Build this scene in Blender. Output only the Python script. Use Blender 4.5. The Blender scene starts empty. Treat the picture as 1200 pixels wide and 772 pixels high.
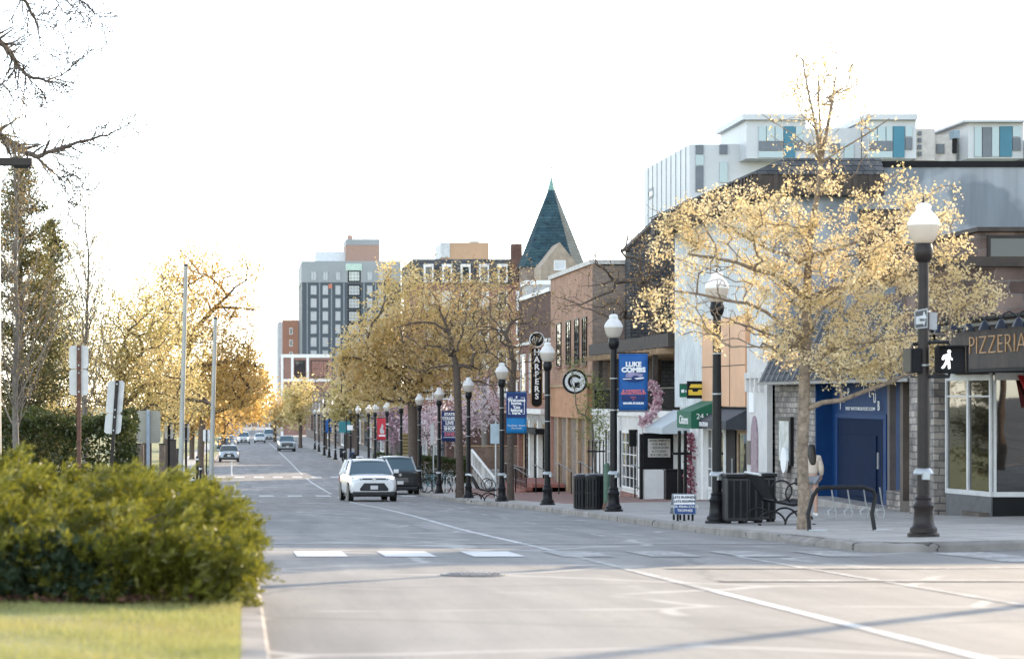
import bpy, math, random
import numpy as np
from mathutils import Vector, Matrix

# ------------------------------------------------------------------ camera, sky, sun
S = bpy.context.scene
COL = S.collection
R = math.radians
FPX, CX, CY = 2833.0, 284.0, 465.0
cam = bpy.data.cameras.new('camera'); camo = bpy.data.objects.new('camera', cam); COL.objects.link(camo)
cam.sensor_width = 36; cam.lens = 85.0
cam.shift_x = (600 - CX) / 1200; cam.shift_y = (CY - 386) / 1200
cam.clip_start = 0.5; cam.clip_end = 6000
cam.dof.use_dof = True; cam.dof.focus_distance = 72; cam.dof.aperture_fstop = 2.6
camo.location = (0, 0, 0); camo.rotation_euler = (R(90), 0, 0)
S.camera = camo

SUN_EL, SUN_AZ = 15.2, 38.3          # azimuth measured from +Y towards +X
w = bpy.data.worlds.new("World"); S.world = w; w.use_nodes = True
nt = w.node_tree; bg = nt.nodes['Background']
sky = nt.nodes.new('ShaderNodeTexSky'); sky.sky_type = 'NISHITA'; sky.sun_disc = False
sky.sun_elevation = R(SUN_EL); sky.sun_rotation = R(SUN_AZ)
sky.air_density = 0.8; sky.dust_density = 0.25; sky.ozone_density = 1.0
hs = nt.nodes.new('ShaderNodeHueSaturation'); hs.inputs['Saturation'].default_value = .55
nt.links.new(sky.outputs[0], hs.inputs['Color']); nt.links.new(hs.outputs[0], bg.inputs[0]); bg.inputs[1].default_value = 0.15
sl = bpy.data.lights.new('sun', 'SUN'); so = bpy.data.objects.new('sun', sl); COL.objects.link(so)
sl.energy = 2.3; sl.angle = R(0.55); sl.color = (1.0, 0.79, 0.55)
sd = Vector((math.sin(R(SUN_AZ)) * math.cos(R(SUN_EL)), math.cos(R(SUN_AZ)) * math.cos(R(SUN_EL)), math.sin(R(SUN_EL))))
so.rotation_euler = sd.to_track_quat('Z', 'Y').to_euler(); so.location = sd * 100
S.view_settings.view_transform = 'Standard'; S.view_settings.look = 'None'
S.view_settings.gamma = 1.0; S.view_settings.use_curve_mapping = False
S.view_settings.exposure = 2.18
S.cycles.max_bounces = 6; S.cycles.transparent_max_bounces = 12
S.cycles.volume_bounces = 0

# ------------------------------------------------------------------ ground profile
_ys = np.arange(-60, 3001, 1.0)
_zt = np.interp(_ys, [-60, 0, 14, 36, 48, 61, 74, 87, 100, 114, 126, 155, 190, 228, 308, 400, 600, 3000],
                [-0.2, -0.97, -1.42, -2.11, -2.525, -2.9, -3.31, -3.77, -4.2, -4.56, -4.82, -5.35, -5.7, -5.95, -6.6, -7.5, -9.0, -12])
_k = np.ones(9) / 9
_zs = np.convolve(np.pad(_zt, 4, mode='edge'), _k, mode='valid')
def ZC(y): return float(np.interp(y, _ys, _zs))          # top of the kerb
def ZR(y): return ZC(y) - 0.13                           # road
def ZW(x, y): return ZC(y) + (x - 8.7) * 0.02            # right pavement
def ZX(x): return max(0.0, x - 8.86) * 0.02             # side street climbs with its pavement
def at(x, y, D): return Vector(((x - CX) * D / FPX, D, (CY - y) * D / FPX))
def XP(x, D): return (x - CX) * D / FPX
def ZP(y, D): return (CY - y) * D / FPX
def DF(x, X=15.2): return FPX * X / (x - CX)             # depth at which a plane of constant X crosses picture column x

# ------------------------------------------------------------------ object helpers
class MB:
    def __init__(s): s.v = []; s.f = []; s.m = []
    def add(s, vs, fs, mi=0):
        b = len(s.v); s.v += [tuple(p) for p in vs]
        s.f += [tuple(i + b for i in f) for f in fs]; s.m += [mi] * len(fs); return s
    def box(s, x0, x1, y0, y1, z0, z1, mi=0):
        return s.add([(x0,y0,z0),(x1,y0,z0),(x1,y1,z0),(x0,y1,z0),(x0,y0,z1),(x1,y0,z1),(x1,y1,z1),(x0,y1,z1)],
                     [(0,3,2,1),(4,5,6,7),(0,1,5,4),(1,2,6,5),(2,3,7,6),(3,0,4,7)], mi)
    def bar(s, a, b, wx, wz, mi=0, up=(0,0,1)):
        a = Vector(a); b = Vector(b); d = (b - a).normalized(); u = Vector(up)
        if abs(d.dot(u)) > .98: u = Vector((0,1,0))
        r = d.cross(u).normalized() * (wx / 2); q = r.cross(d).normalized() * (wz / 2)
        vs = [a-r-q, a+r-q, a+r+q, a-r+q, b-r-q, b+r-q, b+r+q, b-r+q]
        return s.add(vs, [(0,1,2,3),(7,6,5,4),(0,4,5,1),(1,5,6,2),(2,6,7,3),(3,7,4,0)], mi)
    def tube(s, pts, rs, n=8, mi=0, cap=True):
        pts = [Vector(p) for p in pts]
        if not isinstance(rs, (list, tuple)): rs = [rs] * len(pts)
        N = len(pts); vs = []; fs = []; pr = None
        for i, p in enumerate(pts):
            d = (pts[min(i+1, N-1)] - pts[max(i-1, 0)])
            if d.length < 1e-9: d = Vector((0,0,1))
            d.normalize()
            if pr is None:
                pr = d.orthogonal().normalized()
            else:
                pr = pr - d * pr.dot(d)
                pr = pr.normalized() if pr.length > 1e-6 else d.orthogonal().normalized()
            q = d.cross(pr)
            for k in range(n):
                t = 2 * math.pi * k / n
                vs.append(p + (pr * math.cos(t) + q * math.sin(t)) * rs[i])
        for i in range(N - 1):
            for k in range(n):
                a = i*n+k; b = i*n+(k+1) % n
                fs.append((a, b, b+n, a+n))
        if cap: fs.append(tuple(range(n-1, -1, -1))); fs.append(tuple((N-1)*n+k for k in range(n)))
        return s.add(vs, fs, mi)
    def lathe(s, prof, c=(0,0,0), n=16, mi=0, axis='z'):
        vs = []; fs = []
        for r, z in prof:
            for k in range(n):
                t = 2*math.pi*k/n
                a, b = r*math.cos(t), r*math.sin(t)
                p = (a, b, z) if axis == 'z' else ((z, a, b) if axis == 'x' else (b, z, a))
                vs.append((p[0]+c[0], p[1]+c[1], p[2]+c[2]))
        for i in range(len(prof)-1):
            for k in range(n):
                a = i*n+k; b = i*n+(k+1) % n
                fs.append((a, b, b+n, a+n))
        fs.append(tuple(range(n-1, -1, -1))); fs.append(tuple((len(prof)-1)*n+k for k in range(n)))
        return s.add(vs, fs, mi)
    def prism(s, poly, t, mi=0):        # poly: 3-D points, t: extrusion vector
        n = len(poly); t = Vector(t); P = [Vector(p) for p in poly]
        return s.add(P + [p + t for p in P], [tuple(range(n-1,-1,-1)), tuple(range(n, 2*n))] +
                     [(i, (i+1) % n, n+(i+1) % n, n+i) for i in range(n)], mi)
    def quad(s, a, b, c, d, mi=0): return s.add([a,b,c,d], [(0,1,2,3)], mi)
    def grid(s, rows, mi=0):
        n = len(rows[0]); vs = [p for r in rows for p in r]
        return s.add(vs, [(i*n+k, i*n+k+1, (i+1)*n+k+1, (i+1)*n+k) for i in range(len(rows)-1) for k in range(n-1)], mi)
    def build(s, name, mats, parent=None, smooth=None, bevel=0, world=False):
        me = bpy.data.meshes.new(name); me.from_pydata(s.v, [], s.f); 
        if not isinstance(mats, (list, tuple)): mats = [mats]
        for m in mats: me.materials.append(m)
        if len(mats) > 1: me.polygons.foreach_set('material_index', s.m)
        import bmesh
        bm = bmesh.new(); bm.from_mesh(me); bmesh.ops.recalc_face_normals(bm, faces=bm.faces); bm.to_mesh(me); bm.free()
        if smooth:
            me.shade_smooth(); me.set_sharp_from_angle(angle=R(smooth))
        o = bpy.data.objects.new(name, me); COL.objects.link(o)
        if parent is not None:
            o.parent = parent
            if world: o.location = -world_loc(parent)
        if bevel:
            b = o.modifiers.new('Bevel', 'BEVEL'); b.width = bevel; b.segments = 2; b.limit_method = 'ANGLE'; b.angle_limit = R(40)
        return o
def world_loc(o):
    v = Vector(o.location)
    while o.parent is not None:
        o = o.parent; v = v + Vector(o.location)
    return v
def np_mesh(name, V, nper, mats, parent=None, world=False, mi=None):     # V: (N*nper,3)
    n = len(V) // nper
    me = bpy.data.meshes.new(name)
    me.vertices.add(len(V)); me.vertices.foreach_set('co', np.ascontiguousarray(V, dtype=np.float32).ravel())
    me.loops.add(len(V)); me.loops.foreach_set('vertex_index', np.arange(len(V), dtype=np.int32))
    me.polygons.add(n); me.polygons.foreach_set('loop_start', np.arange(0, len(V), nper, dtype=np.int32))
    me.polygons.foreach_set('loop_total', np.full(n, nper, dtype=np.int32))
    if not isinstance(mats, (list, tuple)): mats = [mats]
    for m in mats: me.materials.append(m)
    me.update(calc_edges=True); me.validate()
    o = bpy.data.objects.new(name, me); COL.objects.link(o)
    if parent is not None:
        o.parent = parent
        if world: o.location = -world_loc(parent)
    return o
def tag(o, label=None, cat=None, group=None, kind=None):
    if label: o['label'] = label
    if cat: o['category'] = cat
    if group: o['group'] = group
    if kind: o['kind'] = kind
    return o
def thing(name, label, cat, loc=(0,0,0), rz=0, group=None):
    o = bpy.data.objects.new(name, None); COL.objects.link(o); o.empty_display_size = .2
    o.location = loc; o.rotation_euler = (0,0,rz)
    return tag(o, label, cat, group)
def copy_tree(o, parent=None):
    c = o.copy(); COL.objects.link(c)
    if parent is not None: c.parent = parent
    for ch in [q for q in bpy.data.objects if q.parent == o]: copy_tree(ch, c)
    return c
def dup(o, loc, rz=0, label=None, group=None, scale=None):
    c = copy_tree(o); c.location = loc; c.rotation_euler = (0,0,rz)
    if scale: c.scale = scale
    if label: c['label'] = label
    if group: c['group'] = group
    return c
def struct(o): o['kind'] = 'structure'; return o
def text(s, size, m, loc, parent, face='front', name='lettering', ext=.006, align='CENTER', sx=1.0, bold=0.0, world=False, rot=0):
    cu = bpy.data.curves.new(name, 'FONT'); cu.body = s; cu.size = size; cu.align_x = align; cu.align_y = 'CENTER'
    cu.extrude = ext; cu.offset = bold; cu.resolution_u = 3
    tmp = bpy.data.objects.new(name, cu); COL.objects.link(tmp)
    bpy.context.view_layer.update()
    me = bpy.data.meshes.new_from_object(tmp.evaluated_get(bpy.context.evaluated_depsgraph_get()))
    bpy.data.objects.remove(tmp); bpy.data.curves.remove(cu)
    me.name = name; me.materials.clear(); me.materials.append(m)
    Mx = Matrix.Diagonal((sx, 1, 1, 1)); Mx = Matrix.Rotation(rot, 4, 'Z') @ Mx
    Mx = Matrix.Rotation(R(90), 4, 'X') @ Mx                     # faces -Y
    if face == 'left': Mx = Matrix.Rotation(R(-90), 4, 'Z') @ Mx   # faces -X
    me.transform(Matrix.Translation(Vector(loc)) @ Mx)
    o = bpy.data.objects.new(name, me); COL.objects.link(o)
    if parent is not None:
        o.parent = parent
        if world: o.location = -world_loc(parent)
    return o

# ------------------------------------------------------------------ materials
def nodes(m): return m.node_tree.nodes, m.node_tree.links
def M(name, col, rough=.6, metal=0, var=.18, scale=2.5, bump=0, bscale=40, spec=.5, coat=0, emit=0):
    m = bpy.data.materials.new(name); m.use_nodes = True; N, L = nodes(m); b = N['Principled BSDF']
    b.inputs['Roughness'].default_value = rough; b.inputs['Metallic'].default_value = metal
    b.inputs['Specular IOR Level'].default_value = spec; b.inputs['Coat Weight'].default_value = coat
    b.inputs['Base Color'].default_value = (*col, 1)
    if emit:
        b.inputs['Emission Color'].default_value = (*col, 1); b.inputs['Emission Strength'].default_value = emit
    tc = N.new('ShaderNodeTexCoord')
    if var:
        n = N.new('ShaderNodeTexNoise'); n.inputs['Scale'].default_value = scale; n.inputs['Detail'].default_value = 7; n.inputs['Roughness'].default_value = .65
        L.new(tc.outputs['Object'], n.inputs['Vector'])
        r = N.new('ShaderNodeValToRGB')
        r.color_ramp.elements[0].position = .3; r.color_ramp.elements[1].position = .7
        r.color_ramp.elements[0].color = (*[max(0, c*(1-var)) for c in col], 1)
        r.color_ramp.elements[1].color = (*[min(1, c*(1+var)) for c in col], 1)
        L.new(n.outputs['Fac'], r.inputs[0]); L.new(r.outputs[0], b.inputs['Base Color'])
    if bump:
        n2 = N.new('ShaderNodeTexNoise'); n2.inputs['Scale'].default_value = bscale; n2.inputs['Detail'].default_value = 4
        L.new(tc.outputs['Object'], n2.inputs['Vector'])
        bp = N.new('ShaderNodeBump'); bp.inputs['Strength'].default_value = bump; bp.inputs['Distance'].default_value = .02
        L.new(n2.outputs['Fac'], bp.inputs['Height']); L.new(bp.outputs[0], b.inputs['Normal'])
    return m
def mathn(N, L, op, a, b=None):
    n = N.new('ShaderNodeMath'); n.operation = op
    for i, v in enumerate((a, b)):
        if v is None: continue
        if isinstance(v, (int, float)): n.inputs[i].default_value = v
        else: L.new(v, n.inputs[i])
    return n.outputs[0]
def mixc(N, L, fac, a, b, mode='MIX'):
    n = N.new('ShaderNodeMix'); n.data_type = 'RGBA'; n.blend_type = mode
    for i, v in ((0, fac), (6, a), (7, b)):
        if isinstance(v, (int, float)): n.inputs[i].default_value = v
        elif isinstance(v, tuple): n.inputs[i].default_value = (*v, 1) if len(v) == 3 else v
        else: L.new(v, n.inputs[i])
    return n.outputs[2]
def noise(N, L, vec, scale, detail=5, rough=.6):
    n = N.new('ShaderNodeTexNoise'); n.inputs['Scale'].default_value = scale; n.inputs['Detail'].default_value = detail; n.inputs['Roughness'].default_value = rough
    if vec is not None: L.new(vec, n.inputs['Vector'])
    return n.outputs['Fac']
def ramp(N, L, f, p0, p1, c0=(0,0,0), c1=(1,1,1)):
    r = N.new('ShaderNodeValToRGB'); e = r.color_ramp.elements
    e[0].position = p0; e[1].position = p1; e[0].color = (*c0, 1); e[1].color = (*c1, 1)
    L.new(f, r.inputs[0]); return r.outputs[0]
def brickmat(name, c1, c2, mortar, bw=.21, bh=.075, ms=.012, rough=.85, var=.25, horiz=False, offset=.5, bump=.35):
    m = bpy.data.materials.new(name); m.use_nodes = True; N, L = nodes(m); b = N['Principled BSDF']
    b.inputs['Roughness'].default_value = rough; b.inputs['Specular IOR Level'].default_value = .15
    tc = N.new('ShaderNodeTexCoord'); sp = N.new('ShaderNodeSeparateXYZ'); L.new(tc.outputs['Object'], sp.inputs[0])
    cb = N.new('ShaderNodeCombineXYZ')
    if horiz: L.new(sp.outputs[0], cb.inputs[0]); L.new(sp.outputs[1], cb.inputs[1])
    else:
        nzw = mathn(N, L, 'MULTIPLY', mathn(N, L, 'SUBTRACT', noise(N, L, tc.outputs['Object'], 2.2, 3), .5), bw*.5 if bw > .25 else 0.0)
        L.new(mathn(N, L, 'ADD', mathn(N, L, 'ADD', sp.outputs[0], sp.outputs[1]), nzw), cb.inputs[0]); L.new(mathn(N, L, 'ADD', sp.outputs[2], mathn(N, L, 'MULTIPLY', nzw, .45)), cb.inputs[1])
    t = N.new('ShaderNodeTexBrick'); L.new(cb.outputs[0], t.inputs['Vector'])
    t.inputs['Color1'].default_value = (*c1, 1); t.inputs['Color2'].default_value = (*c2, 1); t.inputs['Mortar'].default_value = (*mortar, 1)
    t.inputs['Scale'].default_value = 1; t.inputs['Mortar Size'].default_value = ms; t.inputs['Brick Width'].default_value = bw; t.inputs['Row Height'].default_value = bh
    t.inputs['Bias'].default_value = 0; t.offset = offset
    f = noise(N, L, tc.outputs['Object'], 1.3, 6)
    v = ramp(N, L, f, .3, .72, (1-var,)*3, (1+var,)*3)
    c = mixc(N, L, 1.0, t.outputs['Color'], v, 'MULTIPLY')
    L.new(c, b.inputs['Base Color'])
    bp = N.new('ShaderNodeBump'); bp.inputs['Strength'].default_value = bump; bp.inputs['Distance'].default_value = .01; bp.invert = True
    L.new(t.outputs['Fac'], bp.inputs['Height']); L.new(bp.outputs[0], b.inputs['Normal'])
    return m
def leafmat(name, c1, c2, c3=None, transl=.45, rough=.6):
    m = bpy.data.materials.new(name); m.use_nodes = True; N, L = nodes(m); N.remove(N['Principled BSDF'])
    out = N['Material Output']; g = N.new('ShaderNodeNewGeometry'); tc = N.new('ShaderNodeTexCoord')
    c = ramp(N, L, g.outputs['Random Per Island'], 0, 1, c1, c2)
    if c3: c = mixc(N, L, ramp(N, L, noise(N, L, tc.outputs['Object'], .9, 3), .42, .62), c, c3)
    d = N.new('ShaderNodeBsdfDiffuse'); t = N.new('ShaderNodeBsdfTranslucent'); mx = N.new('ShaderNodeMixShader'); mx.inputs[0].default_value = transl
    L.new(c, d.inputs[0]); L.new(c, t.inputs[0]); L.new(d.outputs[0], mx.inputs[1]); L.new(t.outputs[0], mx.inputs[2])
    gl = N.new('ShaderNodeBsdfGlossy'); gl.inputs['Roughness'].default_value = .45
    m2 = N.new('ShaderNodeMixShader'); m2.inputs[0].default_value = .04; L.new(mx.outputs[0], m2.inputs[1]); L.new(gl.outputs[0], m2.inputs[2])
    L.new(m2.outputs[0], out.inputs['Surface']); return m
def glassmat(name, tint=(.03,.035,.04), refl=.5, through=0.0, rough=.02):
    m = bpy.data.materials.new(name); m.use_nodes = True; N, L = nodes(m); b = N['Principled BSDF']
    b.inputs['Base Color'].default_value = (*tint, 1); b.inputs['Roughness'].default_value = rough; b.inputs['Specular IOR Level'].default_value = refl
    tc = N.new('ShaderNodeTexCoord'); f = noise(N, L, tc.outputs['Object'], .8, 2)
    bp = N.new('ShaderNodeBump'); bp.inputs['Strength'].default_value = .06; bp.inputs['Distance'].default_value = .05
    L.new(f, bp.inputs['Height']); L.new(bp.outputs[0], b.inputs['Normal'])
    if through:
        tr = N.new('ShaderNodeBsdfTransparent'); mx = N.new('ShaderNodeMixShader'); mx.inputs[0].default_value = 1-through
        L.new(tr.outputs[0], mx.inputs[1]); L.new(b.outputs[0], mx.inputs[2]); L.new(mx.outputs[0], N['Material Output'].inputs['Surface'])
    return m

def asphalt_mat():
    m = bpy.data.materials.new('asphalt'); m.use_nodes = True; N, L = nodes(m); b = N['Principled BSDF']
    tc = N.new('ShaderNodeTexCoord'); P = tc.outputs['Object']
    mp = N.new('ShaderNodeMapping'); mp.inputs['Scale'].default_value = (1.6, .12, 1); L.new(P, mp.inputs[0])
    base = ramp(N, L, noise(N, L, P, .35, 6), .3, .72, (.15,.146,.14), (.205,.197,.183))
    lane = ramp(N, L, noise(N, L, mp.outputs[0], 1.0, 5), .34, .68, (.74,.74,.75), (1.22,1.21,1.18))
    c = mixc(N, L, 1.0, base, lane, 'MULTIPLY')
    grit = ramp(N, L, noise(N, L, P, 28, 4, .85), .33, .7, (.78,)*3, (1.2,)*3)
    c = mixc(N, L, 1.0, c, grit, 'MULTIPLY')
    # sealed cracks: thin wandering pale or dark lines, only in places
    wv = N.new('ShaderNodeTexVoronoi'); wv.feature = 'DISTANCE_TO_EDGE'; wv.inputs['Scale'].default_value = .33
    nn = N.new('ShaderNodeTexNoise'); nn.inputs['Scale'].default_value = 1.1; nn.inputs['Detail'].default_value = 5; L.new(P, nn.inputs['Vector'])
    add = N.new('ShaderNodeMix'); add.data_type = 'VECTOR'; add.inputs[0].default_value = .28
    L.new(P, add.inputs[4]); L.new(nn.outputs['Color'], add.inputs[5]); L.new(add.outputs[1], wv.inputs['Vector'])
    line = ramp(N, L, wv.outputs['Distance'], .008, .022, (1,1,1), (0,0,0))
    mask = ramp(N, L, noise(N, L, P, .22, 3), .44, .50)
    c = mixc(N, L, mathn(N, L, 'MULTIPLY', mathn(N, L, 'MULTIPLY', line, mask), .8), c, (.36,.345,.32))
    wv2 = N.new('ShaderNodeTexVoronoi'); wv2.feature = 'DISTANCE_TO_EDGE'; wv2.inputs['Scale'].default_value = .21; L.new(add.outputs[1], wv2.inputs['Vector'])
    line2 = ramp(N, L, wv2.outputs['Distance'], .002, .012, (1,1,1), (0,0,0))
    c = mixc(N, L, mathn(N, L, 'MULTIPLY', line2, .6), c, (.07,.07,.072))
    oil = ramp(N, L, noise(N, L, P, 1.9, 4, .5), .64, .74)
    c = mixc(N, L, mathn(N, L, 'MULTIPLY', oil, .35), c, (.09,.088,.085))
    L.new(c, b.inputs['Base Color']); b.inputs['Roughness'].default_value = .8
    bp = N.new('ShaderNodeBump'); bp.inputs['Strength'].default_value = .35; bp.inputs['Distance'].default_value = .01
    L.new(noise(N, L, P, 60, 3), bp.inputs['Height']); L.new(bp.outputs[0], b.inputs['Normal'])
    return m
def paint_mat(name='road_paint', wear=.5, col=(.62,.62,.6)):
    m = bpy.data.materials.new(name); m.use_nodes = True; N, L = nodes(m); b = N['Principled BSDF']
    tc = N.new('ShaderNodeTexCoord'); P = tc.outputs['Object']
    f = mathn(N, L, 'ADD', mathn(N, L, 'MULTIPLY', noise(N, L, P, 9, 6, .75), .55), mathn(N, L, 'MULTIPLY', noise(N, L, P, 1.2, 3), .45))
    k = ramp(N, L, f, wear - .07, wear + .07)
    L.new(mixc(N, L, k, (.185,.18,.17), col), b.inputs['Base Color']); b.inputs['Roughness'].default_value = .75
    return m
def walk_mat():
    m = bpy.data.materials.new('pavement'); m.use_nodes = True; N, L = nodes(m); b = N['Principled BSDF']
    tc = N.new('ShaderNodeTexCoord'); P = tc.outputs['Object']; sp = N.new('ShaderNodeSeparateXYZ'); L.new(P, sp.inputs[0])
    def bt(c1, c2, mo, w_, h_, ms):
        t = N.new('ShaderNodeTexBrick'); L.new(P, t.inputs['Vector']); t.inputs['Scale'].default_value = 1
        t.inputs['Color1'].default_value = (*c1,1); t.inputs['Color2'].default_value = (*c2,1); t.inputs['Mortar'].default_value = (*mo,1)
        t.inputs['Brick Width'].default_value = w_; t.inputs['Row Height'].default_value = h_; t.inputs['Mortar Size'].default_value = ms
        return t
    slab = bt((.335,.312,.28), (.375,.35,.315), (.16,.15,.14), 1.5, 1.5, .018); slab.offset = 0
    pav = bt((.22,.10,.075), (.29,.145,.11), (.16,.12,.10), .24, .12, .012)
    far = mathn(N, L, 'GREATER_THAN', sp.outputs[1], 76)
    inn = mathn(N, L, 'GREATER_THAN', sp.outputs[0], 10.2)
    far2 = mathn(N, L, 'LESS_THAN', sp.outputs[1], 126)
    k = mathn(N, L, 'MULTIPLY', mathn(N, L, 'MULTIPLY', far, inn), far2)
    c = mixc(N, L, k, slab.outputs['Color'], pav.outputs['Color'])
    v = ramp(N, L, noise(N, L, P, .9, 7, .7), .3, .72, (.72,)*3, (1.2,)*3)
    c = mixc(N, L, 1.0, c, v, 'MULTIPLY')
    spots = ramp(N, L, noise(N, L, P, 6, 2, .4), .66, .70)
    c = mixc(N, L, mathn(N, L, 'MULTIPLY', spots, .45), c, (.12,.115,.11))
    L.new(c, b.inputs['Base Color']); b.inputs['Roughness'].default_value = .85
    bp = N.new('ShaderNodeBump'); bp.inputs['Strength'].default_value = .3; bp.inputs['Distance'].default_value = .01
    L.new(noise(N, L, P, 30, 4), bp.inputs['Height']); L.new(bp.outputs[0], b.inputs['Normal'])
    return m
def patch_mat(name, c1, c2, sc=.3, lo=.48, hi=.53):      # painted-over concrete: patches with crisp edges
    m = bpy.data.materials.new(name); m.use_nodes = True; N, L = nodes(m); b = N['Principled BSDF']
    tc = N.new('ShaderNodeTexCoord'); P = tc.outputs['Object']
    k = ramp(N, L, noise(N, L, P, sc, 4, .55), lo, hi)
    c = mixc(N, L, k, c1, c2)
    mp = N.new('ShaderNodeMapping'); mp.inputs['Scale'].default_value = (2.2, 2.2, .15); L.new(P, mp.inputs[0])
    st = ramp(N, L, noise(N, L, mp.outputs[0], 1.6, 5), .3, .7, (.8,)*3, (1.12,)*3)
    L.new(mixc(N, L, 1.0, c, st, 'MULTIPLY'), b.inputs['Base Color']); b.inputs['Roughness'].default_value = .85
    return m

ASPH = asphalt_mat(); PAINT = paint_mat('road_paint', .44, (.5,.5,.48)); FADED = paint_mat('worn_paint', .535, (.45,.44,.42)); WALK = walk_mat()
KERB = M('kerb_concrete', (.29,.265,.24), .85, var=.3, scale=1.2, bump=.3, bscale=30)
KERBJ = brickmat('kerb_stones', (.31,.285,.255), (.25,.23,.205), (.07,.065,.06), 2.4, 50, .022, var=.35, bump=.2)
GRASSG = M('lawn_soil', (.20,.20,.07), .9, var=.4, scale=1.2, bump=.5, bscale=60)
TERR = M('terrain_soil', (.12,.125,.06), .95, var=.3, scale=.05)
MULCH = M('mulch', (.12,.055,.035), .95, var=.5, scale=12, bump=1, bscale=35)
BLACK = M('black_iron', (.008,.008,.009), .42, 0, var=.3, scale=8, bump=.05, spec=.25)
BLACKM = M('black_matt', (.010,.010,.011), .7, var=.3, spec=.2)
BROWNIRON = M('bronze_iron', (.020,.014,.012), .45, 0, var=.3, scale=8, spec=.3)
STEEL = M('galvanised_steel', (.42,.44,.44), .45, .6, var=.15, scale=5)
ALU = M('aluminium_back', (.55,.55,.54), .5, .25, var=.12, scale=3)
RUST = M('rusty_post', (.13,.065,.045), .75, .2, var=.35, scale=10)
WHITE = M('white_paint', (.74,.73,.70), .6, var=.1, scale=1.5)
WHITESM = M('white_plastic', (.85,.85,.85), .35, var=.03)
PALE = M('pale_siding', (.62,.64,.63), .7, var=.14, scale=.8)
DARKW = M('dark_wood', (.055,.042,.034), .8, var=.35, scale=3)
TANW = M('tan_wood', (.36,.24,.14), .75, var=.25, scale=4)
COPPER = M('copper_panel', (.62,.34,.19), .5, .1, var=.14, scale=.9)
SLATE = brickmat('slate_shingle', (.075,.078,.082), (.12,.12,.122), (.03,.03,.03), .3, .16, .012, var=.35)
GLASS = glassmat('window_glass')
SHOPG = glassmat('shop_glass', (.010,.010,.009), 2.2, .18)
BRICK_T = brickmat('tan_brick', (.33,.15,.09), (.43,.225,.14), (.38,.31,.25))
BRICK_R = brickmat('red_brick', (.25,.085,.06), (.33,.13,.09), (.3,.25,.22))
BRICK_D = brickmat('dark_brick', (.105,.055,.042), (.16,.08,.06), (.10,.08,.07))
BRICK_G = brickmat('grey_brown_brick', (.20,.15,.12), (.28,.20,.155), (.25,.22,.19))
STONE = brickmat('rubble_stone', (.17,.155,.14), (.36,.315,.27), (.13,.12,.115), .34, .15, .016, var=.6)
STONEB = brickmat('brown_stone_block', (.085,.058,.05), (.20,.145,.12), (.15,.13,.12), .62, .27, .014, var=.4)
BLUE = M('blue_painted_wall', (.002,.032,.115), .6, var=.15, scale=2, spec=.2)
BLUED = M('dark_blue_door', (.002,.012,.04), .8, var=.15, spec=.12)  # door's own dark blue, deepened to carry the shade of the recess
GREEN = M('green_canvas', (.004,.105,.052), .7, var=.12)
GREYC = M('grey_canvas', (.45,.49,.50), .75, var=.08)
BLUEB = M('blue_banner', (.012,.10,.32), .7, var=.06)
NAVY = M('navy_banner', (.01,.03,.13), .7, var=.06)
TEALB = M('bright_blue_banner', (.01,.19,.45), .7, var=.08)
REDB = M('red_banner', (.5,.03,.045), .7, var=.06)
REDC = M('red_canvas', (.42,.02,.025), .7, var=.1)
WTXT = M('white_print', (.82,.82,.80), .6, var=0)
PINKT = M('red_print', (.6,.16,.2), .6, var=0)
GOLD = M('gold_letter', (.40,.22,.09), .5, .1, var=.1)
YELLOW = M('yellow_sign', (.75,.5,.05), .6, var=.05)
BARK = M('bark', (.10,.075,.058), .9, var=.4, scale=14, bump=.8, bscale=30)
BARKG = M('grey_bark', (.15,.13,.11), .9, var=.35, scale=12, bump=.6, bscale=30)
PLANE = M('mottled_bark', (.21,.16,.115), .85, var=.6, scale=9, bump=.6, bscale=18)
L_BLOS = leafmat('blossom_leaf', (.74,.57,.31), (.88,.75,.48), (.64,.50,.24), .5)
L_YELL = leafmat('yellow_spring_leaf', (.74,.54,.24), (.84,.68,.40), (.60,.44,.15), .56)
L_ORNG = leafmat('orange_spring_leaf', (.70,.44,.14), (.82,.60,.26), (.58,.38,.10), .52)
L_GOLD = leafmat('pale_gold_leaf', (.66,.52,.24), (.80,.68,.38), (.52,.44,.16), .5)
L_TIP = leafmat('bud_tip', (.26,.17,.08), (.44,.32,.14), None, .35)
L_CONF = leafmat('conifer_needle', (.13,.12,.04), (.26,.21,.07), (.09,.085,.03), .35)
L_HEDGE = leafmat('hedge_leaf', (.035,.05,.015), (.09,.105,.025), (.05,.06,.015), .3)
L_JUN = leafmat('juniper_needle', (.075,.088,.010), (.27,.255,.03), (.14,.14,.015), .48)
L_JUNB = leafmat('juniper_shaded_needle', (.035,.06,.03), (.065,.095,.05), None, .3)  # darker needles for low front boughs, their shade put into the colour
L_MAG = leafmat('magnolia_blossom', (.60,.50,.50), (.80,.72,.72), (.55,.38,.42), .4)
L_PINK = leafmat('pink_flower', (.50,.22,.30), (.80,.66,.66), None, .3)
L_GRASS = leafmat('grass_blade', (.26,.27,.075), (.44,.42,.15), (.40,.35,.12), .4)
L_GREEN = leafmat('fresh_green_leaf', (.16,.22,.05), (.30,.32,.08), None, .45)
CONC = patch_mat('patched_grey_wall', (.20,.225,.245), (.31,.335,.35), .22, .49, .515)
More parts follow.
